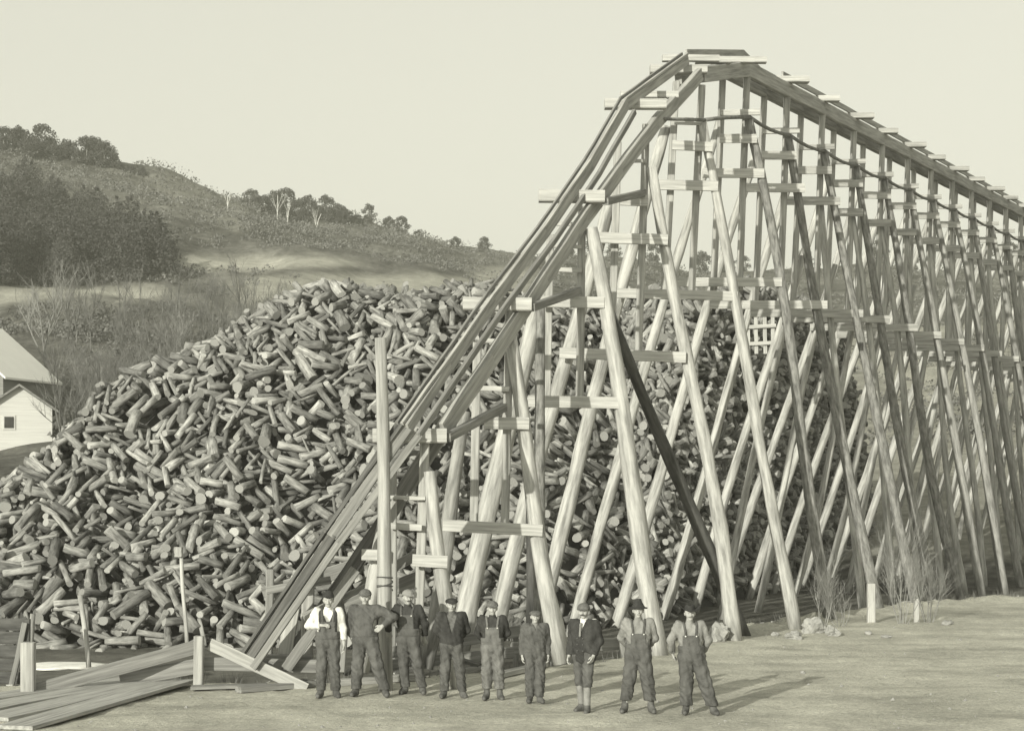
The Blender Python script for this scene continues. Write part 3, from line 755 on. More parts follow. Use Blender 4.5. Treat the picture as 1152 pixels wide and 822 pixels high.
for (a, b, wd) in (((-20, 786), (150, 760), .62), ((-20, 797), (168, 762), .62), ((-10, 808), (186, 763), .62), ((16, 818), (203, 765), .6)):
    beam('plank', G(a[0], a[1], .045), G(b[0], b[1], .09), wd, .06, M['sawn'], dk)
def loose(a, b, wd, th, m, label, lift=.06, cat='plank', group=None):
    o = beam('loose_plank', gp(a[0], a[1], lift), gp(b[0], b[1], lift), wd, th, M[m]); tag(o, label, cat, group); return o
loose((268, 779), (352, 772), .22, .1, 'oldboard', 'long plank lying on the road edge at the feet of the leftmost man')
loose((215, 776), (300, 775), .3, .06, 'oldboard', 'weathered board lying flat just right of the square fence post')
loose((380, 771), (470, 765), .2, .12, 'sawn', 'pale plank on the ground behind the second and third men')
loose((560, 763), (612, 752), .2, .1, 'sawn', 'short pale plank lying behind the fifth man')
random.seed(404)
for k, (x, y, dx, dy) in enumerate(((300, 756, 40, -14), (322, 764, 46, 4), (340, 742, -30, -26), (388, 758, 34, -20), (276, 748, 36, -10), (446, 757, 30, -8), (520, 757, 34, -10), (540, 748, -28, -8))):
    a = P(x, y, 33.6+k*.12); b = P(x+dx, y+dy, 33.9+k*.12); a.z = max(a.z, ground_z(a.x, a.y)+.06); b.z = max(b.z, ground_z(b.x, b.y)+.06)
    o = beam('offcut', a, b, .16, .07, M['worn_shade' if k % 2 else 'oldboard']); tag(o, 'dark offcut timber tossed on the ground behind the men by the ramp foot', 'offcut', 'offcuts at the ramp foot')
# low fence behind the men
rf = empty('low_fence', G(610, 752), 'low two board barrier running behind the men in front of the pile', 'fence')
def ra(x, y, Z): return P(x, y, Z)
beam('rail', P(430, 735, 36.2), P(628, 702, 37.6), .06, .24, M['oldboard'], rf)
beam('rail', P(575, 729, 36.6), P(708, 723, 37.9), .06, .26, M['oldboard'], rf)
beam('rail', P(400, 752, 35.2), P(578, 733, 36.4), .06, .22, M['oldboard'], rf)
for x in (442, 580, 622, 700):
    beam('post', P(x, 750, 37.6), P(x, 704 if x < 640 else 716, 37.6), .12, .12, M['oldboard'], rf, up=Vector((0, 1, 0)))
# stakes
def stake(a, b, Z, wdt, m, label, block=None):
    if block:
        t = empty('stake', P(*a, Z), label, 'stake')
        pole('shaft', P(*a, Z), P(*b, Z), wdt/2, wdt/2*.9, M[m], t)
        beam('block', P(b[0]-3, b[1]+4, Z-.05), P(b[0]-3, b[1]-7, Z-.05), .16, .16, M['sawn'], t, up=Vector((0, 1, 0)))
    else:
        o = pole('stake', P(*a, Z), P(*b, Z), wdt/2, wdt/2*.9, M[m], None); tag(o, label, 'stake')
stake((100, 750), (90, 669), 38.5, .12, 'pole', 'leaning bare stake standing in front of the lower left logs')
stake((211, 735), (204, 622), 38.0, .09, 'pole', 'thin tall stake with a small block nailed on top', block=True)
stake((33, 735), (37, 690), 37.0, .12, 'grey_pole', 'short dark stake behind the big left fence post')
def spost(x, y0, y1, wd, label):
    p = gp(x, y0, -.1); q = P(x, y1, p.y); q.z = max(q.z, .2); o = beam('short_post', p, q, wd, wd, M['board'], up=Vector((0, 1, 0))); tag(o, label, 'post')
spost(980, 700, 656, .2, 'short stout white post standing by the road edge')
spost(1031, 700, 673, .13, 'small narrow white post nearest the right edge of the road')
cr_ = empty('timber_crib', P(14, 790, 33.6), 'dark plank crib at the left edge behind the big square post', 'crib')  # dark-coloured boards at the left edge
for yy in (702, 717, 732, 747, 762, 777):
    beam('board', P(-60, yy, 33.9), P(30, yy, 33.9), .05, .23, M['dark'], cr_)
beam('post', P(31, 790, 33.8), P(31, 696, 33.8), .1, .1, M['dark'], cr_, up=Vector((0, 1, 0)))
beam('brace', P(10, 785, 33.7), P(28, 700, 33.7), .1, .05, M['oldboard'], cr_)
# snow
def blob(name, c, rx, ry, rz_, seed, m, seg=14, rough=.25):
    random.seed(seed); bm = bmesh.new(); bmesh.ops.create_icosphere(bm, subdivisions=3, radius=1)
    for v in bm.verts:
        k = 1+rough*noise.fractal((v.co.x*1.3+seed, v.co.y*1.3, v.co.z*1.3), .8, 2, 4)
        v.co = Vector((v.co.x*rx*k, v.co.y*ry*k, v.co.z*rz_*k))
    me = bpy.data.meshes.new(name); bm.to_mesh(me); bm.free(); return link(name, me, m, None, c, smooth=rz_ < .1)
sn = G(68, 748, -.45); o = blob('snow', (sn.x, sn.y, -.46), .95, .8, .05, 4, M['snow']); tag(o, 'patch of old white snow on the ground behind the left fence', 'snow', kind='stuff')
rocks = [(915, 711, 24, 17, 'largest pale boulder at the road edge near the trestle feet'), (936, 715, 16, 11, 'rounded rock just right of the largest boulder'), (893, 718, 20, 9, 'flat pale rock left of the largest boulder'),
         (808, 722, 22, 20, 'pale block of rock at the foot of the dark brace pole'), (872, 714, 9, 5, 'small stone between the flat rock and the brace foot'), (903, 757, 5, 4, 'small pale stone lying alone on the road'),
         (977, 713, 7, 4, 'small stone in front of the white post'), (1066, 702, 12, 5, 'low stone on the road right of the small narrow post'), (997, 716, 12, 4, 'low stone between the two white posts')]
for i, (x, y, wpx, hpx, lb) in enumerate(rocks):
    p = gp(x, y, 0); k = p.y/F
    o = blob('rock', (p.x, p.y, p.z+hpx*k*.3), wpx*k/2, wpx*k/2.4, hpx*k*.62, 20+i, M['rock'], rough=.5); tag(o, lb, 'rock')
def bush(x, y, hpx, seed, label, n=9, spread=.5):
    p = gp(x, y, -.05); h = hpx/F*p.y; random.seed(seed); v = []; f = []
    for k in range(n):
        a = random.uniform(0, 6.28); branchy(v, f, (math.cos(a)*.1, math.sin(a)*.1, 0), (math.cos(a)*.3, math.sin(a)*.3, 1), h*random.uniform(.3, .55), .011, 3, spread, 4)
    o = link('bare_bush', mesh('bare_bush', v, f), M['twig'], None, p); tag(o, label, 'bush')
bush(925, 704, 105, 1, 'thin leafless bush in front of the trestle leg above the largest boulder', 6)
bush(1016, 702, 150, 3, 'tall leafless pale bush between the two short white posts', 11, .4)
bush(1045, 700, 95, 2, 'low twiggy bush right of the small narrow post', 9)
bush(945, 704, 60, 5, 'small twiggy bush beside the stout white post', 6)
bush(575, 700, 42, 6, 'dry twiggy bush behind the fifth man', 8, .7)
def litter():
    random.seed(9); v = []; f = []
    for k in range(2600):
        x = random.uniform(-20, 1180); X0 = (x-HX)/F
        Y = random.uniform(32, 62); X = X0*Y; e = float(edgeY(X)); d = Y-e
        if d < -.2 or d > 5 or (d > 1.4 and x < 700 and random.random() < .6): continue
        z = ground_z(X, Y); a = random.uniform(0, PI); Ln = random.uniform(.05, .4); ww = random.uniform(.01, .05)
        c, s = math.cos(a), math.sin(a); i = len(v); hh = ww*.7; tl = random.uniform(-.08, .12)
        for (u_, w_, q) in ((-1, -1, 0), (1, -1, 0), (1, 1, 0), (-1, 1, 0), (-1, -1, 1), (1, -1, 1), (1, 1, 1), (-1, 1, 1)):
            v.append((X+u_*Ln/2*c-w_*ww/2*s, Y+u_*Ln/2*s+w_*ww/2*c, z+q*hh+tl*(u_ > 0)*.5))
        f += [(i, i+3, i+2, i+1), (i+4, i+5, i+6, i+7), (i, i+1, i+5, i+4), (i+1, i+2, i+6, i+5), (i+2, i+3, i+7, i+6), (i+3, i, i+4, i+7)]
    o = link('bark_litter', mesh('bark_litter', v, f), M['sawn']); tag(o, 'bark chips and splinters strewn along the road edge and pile foot', 'litter', kind='stuff')
litter()
def pebbles():
    random.seed(29); v = []; f = []
    for k in range(2000):
        Y = 25.5+9*random.random() if random.random() < .5 else random.uniform(25.5, 56); X = random.uniform(-.31, .31)*Y; e = float(edgeY(X))
        if Y > e+.5 or fbm(X, Y, .35) < random.uniform(-.3, .2): continue
        z = ground_z(X, Y)+.002; r = min(.07, random.lognormvariate(-4.3, .5)); i = len(v)
        a0 = random.uniform(0, 6)
        for q in range(5):
            a = a0+q*1.2566; v.append((X+math.cos(a)*r*random.uniform(.8, 1.3), Y+math.sin(a)*r, z-.01))
        v.append((X+random.uniform(-.3, .3)*r, Y, z+r*random.uniform(.5, 1.0)))
        for q in range(5): f.append((i+q, i+(q+1) % 5, i+5))
    o = link('pebbles', mesh('pebbles', v, f), M['pebble']); tag(o, 'small stones and clods scattered over the dirt road', 'pebbles', kind='stuff')
pebbles()
def grass():
    random.seed(19); v = []; f = []
    for k in range(9000):
        x = random.uniform(180, 1180); Y = random.uniform(32, 60); X = (x-HX)/F*Y; d = Y-float(edgeY(X))
        if d < -.5 or d > 1.6 or fbm(X, Y, .8) < .02: continue
        z = ground_z(X, Y)-.02
        for q in range(3):
            h = random.uniform(.1, .34); a = random.uniform(0, 6.28); bx, by = random.gauss(0, .05), random.gauss(0, .05); i = len(v)
            v += [(X+bx-.006, Y+by, z), (X+bx+.006, Y+by, z), (X+bx+math.cos(a)*h*.4, Y+by+math.sin(a)*h*.4, z+h)]; f.append((i, i+1, i+2))
    o = link('dry_grass', mesh('dry_grass', v, f), M['scrub']); tag(o, 'tufts of dry grass along the road edge and under the fence', 'grass', kind='stuff')
grass()

# ------------------------------------------------------------------ people: smooth blended volumes turned into one skin
def nets(fn, lo, hi, h):
    """surface nets: fn(p[N,3]) -> signed distance; returns verts, quads"""
    lo = np.array(lo); hi = np.array(hi); n = np.ceil((hi-lo)/h).astype(int)+1
    ax = [lo[i]+np.arange(n[i])*h for i in range(3)]
    g = np.stack(np.meshgrid(*ax, indexing='ij'), -1).astype(np.float32)
    D = fn(g.reshape(-1, 3)).reshape(n)
    ins = D < 0
    c = np.zeros(n-1, np.int32)
    for dx in (0, 1):
        for dy in (0, 1):
            for dz in (0, 1): c += ins[dx:n[0]-1+dx, dy:n[1]-1+dy, dz:n[2]-1+dz]
    act = (c > 0) & (c < 8); idx = -np.ones(n-1, np.int64); k = int(act.sum())
    if k == 0: return np.zeros((0, 3)), np.zeros((0, 4), int)
    idx[act] = np.arange(k); cells = np.argwhere(act)
    acc = np.zeros((k, 3)); cnt = np.zeros(k)
    corners = [(a, b, c_) for a in (0, 1) for b in (0, 1) for c_ in (0, 1)]
    for a in corners:
        for axi in range(3):
            if a[axi]: continue
            b = list(a); b[axi] = 1
            da = D[cells[:, 0]+a[0], cells[:, 1]+a[1], cells[:, 2]+a[2]]; db = D[cells[:, 0]+b[0], cells[:, 1]+b[1], cells[:, 2]+b[2]]
            m = (da < 0) != (db < 0); t = np.where(m, da/(da-db+1e-12), 0)
            pt = np.array(a, float)[None]+t[:, None]*(np.array(b)-np.array(a))[None]
            acc[m] += pt[m]; cnt[m] += 1
    V = lo+(cells+acc/cnt[:, None])*h
    quads = []
    for axi in range(3):
        o1, o2 = [(1, 2), (2, 0), (0, 1)][axi]
        sl0 = [slice(None)]*3; sl1 = [slice(None)]*3; sl0[axi] = slice(0, n[axi]-1); sl1[axi] = slice(1, n[axi])
        a = ins[tuple(sl0)]; b = ins[tuple(sl1)]; e = np.argwhere(a != b)
        e = e[(e[:, o1] > 0) & (e[:, o2] > 0) & (e[:, o1] < n[o1]-1) & (e[:, o2] < n[o2]-1)]
        sgn = a[e[:, 0], e[:, 1], e[:, 2]]
        def gi(d1, d2):
            q = e.copy(); q[:, o1] += d1; q[:, o2] += d2; return idx[q[:, 0], q[:, 1], q[:, 2]]
        q = np.stack([gi(-1, -1), gi(0, -1), gi(0, 0), gi(-1, 0)], 1); q[~sgn] = q[~sgn][:, ::-1]; quads.append(q)
    return V, np.concatenate(quads)
def cap_d(p, a, b, ra, rb, sq=(1, 1, 1)):
    a = np.array(a, np.float32); b = np.array(b, np.float32); s = np.array(sq, np.float32)
    pa = (p-a)*s; ba = (b-a)*s; t = np.clip((pa@ba)/max(float(ba@ba), 1e-9), 0, 1)
    return np.linalg.norm(pa-t[:, None]*ba, axis=1)-(ra+(rb-ra)*t)
def smin(a, b, k):
    h = np.clip(.5+.5*(b-a)/k, 0, 1); return b+(a-b)*h-k*h*(1-h)
def union(p, caps, k=.03):
    d = None
    for c in caps:
        q = cap_d(p, *c); d = q if d is None else smin(d, q, k)
    return d
def mk(name, parts, mats, parent=None, loc=(0, 0, 0), rot=None, pick=None):
    V = []; Q = []; o = 0
    for v, q in parts: V.append(v); Q.append(q+o); o += len(v)
    V = np.concatenate(V); Q = np.concatenate(Q); me = bpy.data.meshes.new(name); me.from_pydata(V.tolist(), [], Q.tolist()); me.update()
    for m in mats: me.materials.append(m)
    if pick is not None:
        cen = V[Q].mean(1); me.polygons.foreach_set('material_index', pick(cen).astype(np.int32))
    me.polygons.foreach_set('use_smooth', [True]*len(me.polygons))
    ob = bpy.data.objects.new(name, me); COL.objects.link(ob)
    if parent is not None: ob.parent = parent
    else:
        ob.location = loc
        if rot is not None: ob.rotation_euler = rot
    return ob
def V3(*a): return np.array(a, float)
def person(loc, height, face, label, d):
    s = d.get
    lean = s('lean', 0.0)           # sideways shift of shoulders
    hipx = s('hip', 0.0)
    hz = .90
    feet = s('feet')                 # ((x,y),(x,y)) image-left then image-right
    sh = [V3(hipx+lean-.185, .01, 1.43), V3(hipx+lean+.185, .01, 1.43)]
    el = s('elbow'); wr = s('wrist')
    el = [sh[i]+V3(*el[i]) for i in (0, 1)]; wr = [el[i]+V3(*wr[i]) for i in (0, 1)]
    hip = [V3(hipx-.09, 0, hz), V3(hipx+.09, 0, hz)]
    ank = [V3(feet[i][0], feet[i][1]+.02, .10) for i in (0, 1)]
    kn = []
    for i in (0, 1):
        m = (hip[i]+ank[i])/2; m[2] = .49; m[1] -= .03+s('knee', (0, 0))[i]; kn.append(m)
    nk = V3(hipx+lean, .01, 1.47); tilt = s('tilt', 0.0); turn = s('turn', 0.0)
    hc = V3(hipx+lean+tilt*.16, -.02, 1.61)
    pelv = [(hip[0]+V3(.02, 0, .03), hip[1]+V3(-.02, 0, .03), .115, .115, (1, 1.15, 1))]
    def torso(g=0.0, belly=0.0):
        cx = hipx+lean
        return [((hipx-.055, .01, 1.0), (hipx+.055, .01, 1.0), .115+g+belly, .115+g+belly, (1, 1.1, 1)),
                ((hipx-.05, .01, 1.0), (cx-.08, .01, 1.3), .11+g+belly*.5, .115+g, (1, 1.1, 1)),
                ((hipx+.05, .01, 1.0), (cx+.08, .01, 1.3), .11+g+belly*.5, .115+g, (1, 1.1, 1)),
                ((cx-.12, .015, 1.385), (cx+.12, .015, 1.385), .068+g, .068+g)]
    def arms(g=0.0, ge=None):
        ge = g if ge is None else ge; out = []
        for i in (0, 1):
            out += [(sh[i], el[i], .058+g, .045+g), (el[i], wr[i], .043+ge, .029+ge)]
        return out
    def legs(g=0.0, gk=None, ga=None):
        gk = g if gk is None else gk; ga = gk if ga is None else ga; out = []
        for i in (0, 1): out += [(hip[i], kn[i], .088+g, .058+gk), (kn[i], ank[i], .056+gk, .036+ga)]
        return out
    # ---- head
    ct, st = math.cos(turn), math.sin(turn)
    def Hd(x, y, z):
        x, y = x*ct-y*st, x*st+y*ct
        x, z = x+tilt*z, z-tilt*x
        return hc+V3(x, y, z)
    def head(p):
        d_ = cap_d(p, Hd(0, .012, .03), Hd(0, .02, .03), .084, .084)
        d_ = smin(d_, cap_d(p, Hd(0, -.02, -.035), Hd(0, -.035, -.075), .062, .036), .03)
        d_ = smin(d_, cap_d(p, Hd(-.03, -.045, -.015), Hd(.03, -.045, -.015), .034, .034), .02)
        for e in (-.032, .032):
            sck = -cap_d(p, Hd(e, -.094, .012), Hd(e*1.05, -.094, .012), .016, .016); d_ = np.maximum(d_, sck)
        d_ = smin(d_, cap_d(p, Hd(-.035, -.068, .034), Hd(.035, -.068, .034), .013, .013), .012)
        d_ = smin(d_, cap_d(p, Hd(0, -.078, .018), Hd(0, -.104, -.018), .009, .014), .008)
        d_ = smin(d_, cap_d(p, Hd(-.016, -.08, -.05), Hd(.016, -.08, -.05), .011, .011), .008)
        for e in (-1, 1): d_ = smin(d_, cap_d(p, Hd(e*.082, .01, .012), Hd(e*.08, .012, -.02), .014, .010), .006)
        return d_
    bodyc = pelv+torso()+arms()+legs()+[(nk-V3(0, 0, .05), hc+V3(0, .02, -.05), .055, .052)]
    def fbody(p):
        return smin(union(p, bodyc, .03), head(p), .015)
    xs = [q[0] for q in el+wr+ank+sh]; ys = [q[1] for q in el+wr+ank+sh]
    lo = (min(xs)-.2, min(ys)-.22, .02); hi = (max(xs)+.2, max(ys)+.22, 1.76)
    parts = [nets(fbody, lo, hi, .0125)]
    parts.append(nets(head, (hc[0]-.13, hc[1]-.15, hc[2]-.14), (hc[0]+.13, hc[1]+.14, hc[2]+.14), .0055))
    # ---- hands: palm, four unequal curled fingers and a thumb from the side of the palm
    for i in (0, 1):
        fd = (wr[i]-el[i]); fd = fd/np.linalg.norm(fd); sgn = -1 if i == 0 else 1
        hn = s('palm', (None, None))[i]
        inn = V3(-sgn, 0, 0) if hn is None else V3(*hn)
        inn = inn-fd*inn.dot(fd); inn /= np.linalg.norm(inn); th = np.cross(fd, inn)
        fwd = V3(0, -1, 0)
        if th.dot(fwd if abs(fd[2]) > .6 else V3(0, 0, 1)) < 0: th = -th
        caps = []
        W = wr[i]
        for j, o_ in enumerate((.030, .011, -.010, -.029)):
            kb = W+fd*.088+th*o_; caps.append((W+fd*.01+th*o_*.55, kb, .016, .0135))
            Ls = (.068, .078, .072, .055)[j]; a0 = .25+.06*j; q = kb
            for kf, ang in ((.48, a0), (.30, a0+.55), (.22, a0+.95)):
                nd = fd*math.cos(ang)+inn*math.sin(ang); q2 = q+nd*Ls*kf*1.1; caps.append((q, q2, .0092, .0082)); q = q2
        t0 = W+fd*.035+th*.024; t1 = t0+fd*.035+th*.032+inn*.012; t2 = t1+fd*.032+th*.004+inn*.012
        caps += [(t0, t1, .015, .0115), (t1, t2, .011, .009)]
        def fh(p, caps=caps, W=W, fd=fd):
            d_ = cap_d(p, W-fd*.03, W+fd*.02, .028, .026)
            return smin(d_, union(p, caps, .005), .01)
        c0 = W+fd*.09; parts.append(nets(fh, c0-.14, c0+.14, .0055))
    eyes = [Hd(-.032, -.07, .012), Hd(.032, -.07, .012)]; mo = Hd(0, -.088, -.05)
    def pick(c):
        r = np.zeros(len(c), int)
        for e in eyes: r[np.linalg.norm((c-e)*V3(.75, .5, 1.4), axis=1) < .0105] = 1
        r[(np.abs(c[:, 2]-mo[2]) < .0035) & (np.abs(c[:, 0]-mo[0]) < .022) & (c[:, 1] < mo[1]+.02)] = 1
        return r
    sc_ = height/1.72
    body = mk('person', parts, [M['skin'], M['skin_dark']], None, loc, (0, 0, face), pick); body.scale = (sc_,)*3
    tag(body, label, 'person')
    vox = .0115
    def add(name, fnc, lo_, hi_, m, h=vox):
        v, q = nets(fnc, lo_, hi_, h)
        if len(v): return mk(name, [(v, q)], [m], body)
    folds = lambda p: .006*np.sin(p[:, 2]*46+p[:, 0]*22+3*np.sin(p[:, 0]*19+p[:, 2]*8))+.004*np.sin(p[:, 0]*70+p[:, 2]*13)
    # trousers
    tm = M[s('trousers', 'denim')]; cuff = s('cuff', .12)
    tg = s('loose', .022)
    tc = legs(tg, tg+.012, tg+s('flare', .022))+pelv+[((hipx-.05, .01, .97), (hipx+.05, .01, .97), .115+tg, .115+tg, (1, 1.1, 1))]
    tc[4] = (tc[4][0], tc[4][1], .115+tg, .115+tg, (1, 1.12, 1))
    add('trousers', lambda p: np.maximum(np.maximum(union(p, tc, .025)+folds(p), cuff-p[:, 2]), p[:, 2]-1.05), lo, hi, tm)
    # shirt
    coat = s('coat')
    shm = M[s('shirt', 'greyshirt')]
    ag = .018
    def fcut(p):     # nothing above the collar
        return p[:, 2]-(1.475+.0*p[:, 0])
    wc = lambda p: None
    def f_shirt(p):
        d_ = smin(union(p, torso(.014), .03), union(p, arms(ag, ag+.004), .02), .04)+folds(p)*.8
        for i in (0, 1):
            fd = (wr[i]-el[i]); fd = fd/np.linalg.norm(fd); near = np.linalg.norm(p-wr[i], axis=1) < .16
            d_ = np.where(near, np.maximum(d_, (p-(wr[i]-fd*.012))@fd), d_)
        col = cap_d(p, nk-V3(0, 0, .04), nk+V3(0, -.005, .035), .066, .062)
        d_ = smin(d_, col, .02)
        return np.maximum(np.maximum(d_, .96-p[:, 2]), p[:, 2]-1.512)
    if not (coat and s('noshirt')):
        add('shirt', f_shirt, lo, (hi[0], hi[1], 1.56), shm)
    cx = hipx+lean
    if s('bib'):
        bw_ = s('bibw', .125)
        def f_bib(p):
            d_ = union(p, torso(.034, s('belly', 0)), .03)+folds(p)*.6
            front = np.maximum(np.abs(p[:, 0]-cx)-bw_, np.maximum(p[:, 2]-s('bibtop', 1.33), p[:, 1]))
            lower = p[:, 2]-(1.10+.0*p[:, 0])
            st_ = np.full(len(p), 9.)
            for e in (-1, 1): st_ = np.minimum(st_, np.maximum(np.abs(p[:, 0]-(cx+e*(.085+.02*np.clip((p[:, 2]-1.3)/.15, 0, 1))))-.019, 1.2-p[:, 2]))
            return np.maximum(np.maximum(d_, np.minimum(np.minimum(front, lower), st_)), .98-p[:, 2])
        add('bib', f_bib, (cx-.25, -.25, .95), (cx+.25, .25, 1.52), tm)
        if s('bib') != 'plain':
            bu = []
            for e in (-1, 1):
                pt = V3(cx+e*.088, -.135, s('bibtop', 1.33)-.01)
                bu.append(nets(lambda p, pt=pt: cap_d(p, pt, pt+V3(0, .03, 0), .012, .012), pt-.03, pt+.05, .006))
            mk('button', bu, [M['snow']], body)
    if coat:
        skirt = s('skirt', .80); op = s('open', .05)
        cc = torso(.036, s('belly', 0))+[((hipx-.07, .01, .88), (hipx+.07, .01, .88), .125, .125, (1, 1.05, 1)), ((hipx-.06, .01, 1.1), (hipx+.06, .01, .95), .13, .13, (1, 1.1, 1))]
        def f_coat(p):
            d_ = smin(union(p, cc, .04), union(p, arms(.030, .026), .02), .04)+folds(p)*.8
            for i in (0, 1):
                fd = (wr[i]-el[i]); fd = fd/np.linalg.norm(fd); near = np.linalg.norm(p-wr[i], axis=1) < .16
                d_ = np.where(near, np.maximum(d_, (p-(wr[i]-fd*.004))@fd), d_)
            col = cap_d(p, nk-V3(0, 0, .04), nk+V3(0, .02, .02), .078, .074); d_ = smin(d_, col, .02)
            vz = s('vneck', 1.18)
            vcut = np.minimum(np.minimum((p[:, 2]-vz)*.28-np.abs(p[:, 0]-cx), .2), -p[:, 1]-.03)     # >0 inside the V at the front
            d_ = np.maximum(d_, vcut)
            return np.maximum(np.maximum(d_, skirt-p[:, 2]), p[:, 2]-1.50)
        add('coat', f_coat, lo, (hi[0], hi[1], 1.56), M[coat])
        if s('buttons'):
            bu = []
            for zz in (1.0, 1.1, 1.2):
                for e in (-.05, .05):
                    pt = V3(cx+e, -.148, zz); bu.append(nets(lambda p, pt=pt: cap_d(p, pt, pt+V3(0, .03, 0), .011, .011), pt-.03, pt+.05, .006))
            mk('button', bu, [M['tweed']], body)
    if s('vest'):
        def f_v(p):
            d_ = union(p, torso(.027), .03)+folds(p)*.4
            arm = np.abs(p[:, 0]-cx)-(.155+.0*p[:, 2])
            vcut = np.minimum((p[:, 2]-1.2)*.42-np.abs(p[:, 0]-cx), -p[:, 1]-.02)
            return np.maximum(np.maximum(np.maximum(d_, arm), vcut), np.maximum(.98-p[:, 2], p[:, 2]-1.46))
        add('vest', f_v, (cx-.25, -.25, .95), (cx+.25, .25, 1.52), M[s('vest')])
    if s('tie'):
        a = V3(cx, -.115, 1.44); add('necktie', lambda p: smin(cap_d(p, a, a+V3(0, -.02, -.03), .014, .017), cap_d(p, a+V3(0, -.02, -.03), a+V3(0, -.035, -.2), .012, .02), .01), a-.25, a+.06, M[s('tie')], .007)
    # boots
    for i in (0, 1):
        a = ank[i]; tx = a[0]+(-1 if i == 0 else 1)*s('toe', .045)
        def f_boot(p, a=a, tx=tx):
            q = union(p, [((a[0], a[1], .19), (a[0], a[1]+.01, .06), .052, .05), ((a[0], a[1]+.04, .038), (tx, a[1]-.13, .034), .042, .040, (1, 1, 1)), ((a[0], a[1], .10), (tx, a[1]-.07, .05), .05, .042)], .03)
            return np.maximum(np.maximum(q, .002-p[:, 2]), p[:, 2]-.24)
        add('boot', f_boot, (a[0]-.15, a[1]-.25, -.03), (a[0]+.15, a[1]+.15, .27), M['boot'], .01)
    if s('legging'):
        for i in (0, 1):
            def f_l(p, i=i):
                q = cap_d(p, kn[i]-V3(0, 0, .05), ank[i], .062, .055); return np.maximum(np.maximum(q, .13-p[:, 2]), p[:, 2]-.46)
            add('legging', f_l, (ank[i][0]-.2, ank[i][1]-.2, .1), (ank[i][0]+.2, ank[i][1]+.2, .5), M['legging'])
    # hair
    def f_hair(p):
        q = cap_d(p, Hd(0, .02, .03), Hd(0, .028, .03), .092, .092)
        loc_ = (p-hc); yy = -loc_[:, 0]*st+loc_[:, 1]*ct
        return np.maximum(np.maximum(q, -(yy+.005)), hc[2]-.045-p[:, 2])
    add('hair', f_hair, hc-.14, hc+.15, M['hair'], .008)
    if s('moustache'):
        add('moustache', lambda p: smin(cap_d(p, Hd(0, -.094, -.036), Hd(-.034, -.082, -.048), .011, .007), cap_d(p, Hd(0, -.094, -.036), Hd(.034, -.082, -.048), .011, .007), .006), hc-.14, hc+.14, M[s('moustache')], .005)
    # hat
    kind, hm = s('hat')
    up = V3(0, 0, 1)
    def hat(p):
        x = (p-hc); xr = x[:, 0]*ct+x[:, 1]*st; yr = -x[:, 0]*st+x[:, 1]*ct; zr = x[:, 2]+tilt*x[:, 0]; xr = xr-tilt*x[:, 2]
        def ell(cx_, cy_, cz_, a, b, c):
            q = np.sqrt(((xr-cx_)/a)**2+((yr-cy_)/b)**2+((zr-cz_)/c)**2); return (q-1)*min(a, b, c)
        base = .058
        if kind == 'bowler':
            cr = np.maximum(ell(0, .01, base, .094, .108, .115), base-zr); br = np.maximum(ell(0, .005, base+.004, .150, .165, .02), np.abs(zr-base-.06*(xr/.15)**2)-.007)
            return smin(cr, br, .008)
        if kind == 'wide':
            cr = np.maximum(ell(0, .01, base, .092, .106, .125), base-zr); cr = np.maximum(cr, zr-base-.095+.02*np.cos(xr*30))
            br = np.maximum(np.sqrt(xr**2+((yr)/1.08)**2)-.178, np.abs(zr-base+.012-.09*(xr/.17)**2)-.007); return smin(cr, br, .01)
        if kind == 'point':
            cr = np.maximum(np.sqrt(xr**2+(yr*.9)**2)-(.112-.62*(zr-base)+.35*np.clip(zr-base-.08, 0, 1)), base-.01-zr); cr = np.maximum(cr, zr-base-.135)*.8
            br = np.maximum(np.sqrt(xr**2+((yr)/1.0)**2)-.15, np.abs(zr-base+.008)-.009); return smin(cr, br, .012)
        if kind == 'cap':
            cr = np.maximum(ell(0, .005, base+.012, .112, .125, .055), base-.012-zr)
            vi = np.maximum(ell(0, -.085, base-.004, .075, .07, .03), np.abs(zr-base+.006-.35*(yr+.09)-.0)-.007); vi = np.maximum(vi, yr+.05)
            return smin(cr, vi, .012)
        if kind == 'tallcap':
            cr = np.maximum(ell(0, .01, base, .105, .118, .09), base-.015-zr)
            vi = np.maximum(ell(0, -.08, base-.004, .095, .085, .03), np.abs(zr-base+.006-.3*(yr+.09))-.007); vi = np.maximum(vi, yr+.04)
            return smin(cr, vi, .012)
    v, q = nets(hat, hc-V3(.22, .24, .02), hc+V3(.22, .22, .24), .0075); mk('hat', [(v, q)], [M[hm]], body)
    return body
HANG = dict(elbow=((-.05, .03, -.28), (.05, .03, -.28)), wrist=((-.01, -.05, -.25), (.01, -.05, -.25)))
BACK = dict(elbow=((-.08, .10, -.255), (.08, .10, -.255)), wrist=((.13, .10, -.17), (-.13, .10, -.17)), palm=((0, 1, 0), (0, 1, 0)))
def man(x, ft, top, label, face=0.0, **k):
    p = G(x, ft); p.z = ground_z(p.x, p.y); hat_h = .075 if k['hat'][0] != 'point' else .11
    H = (ft-top)/F*p.y-hat_h
    return person(p, H, face, label, k)
man(369, 785, 664, 'man in white shirt sleeves and dark vest holding one fist at his chest', face=R(4),
    feet=((-.12, .0), (.13, -.03)), elbow=((-.14, .02, -.24), (.06, .02, -.29)), wrist=((.21, -.13, .02), (.02, -.04, -.25)), palm=((0, .3, -.6), (None or (-1, 0, 0))),
    shirt='white', vest='wool', bib='plain', bibw=.12, bibtop=1.27, trousers='denim', hat=('bowler', 'felt'), tilt=.04)
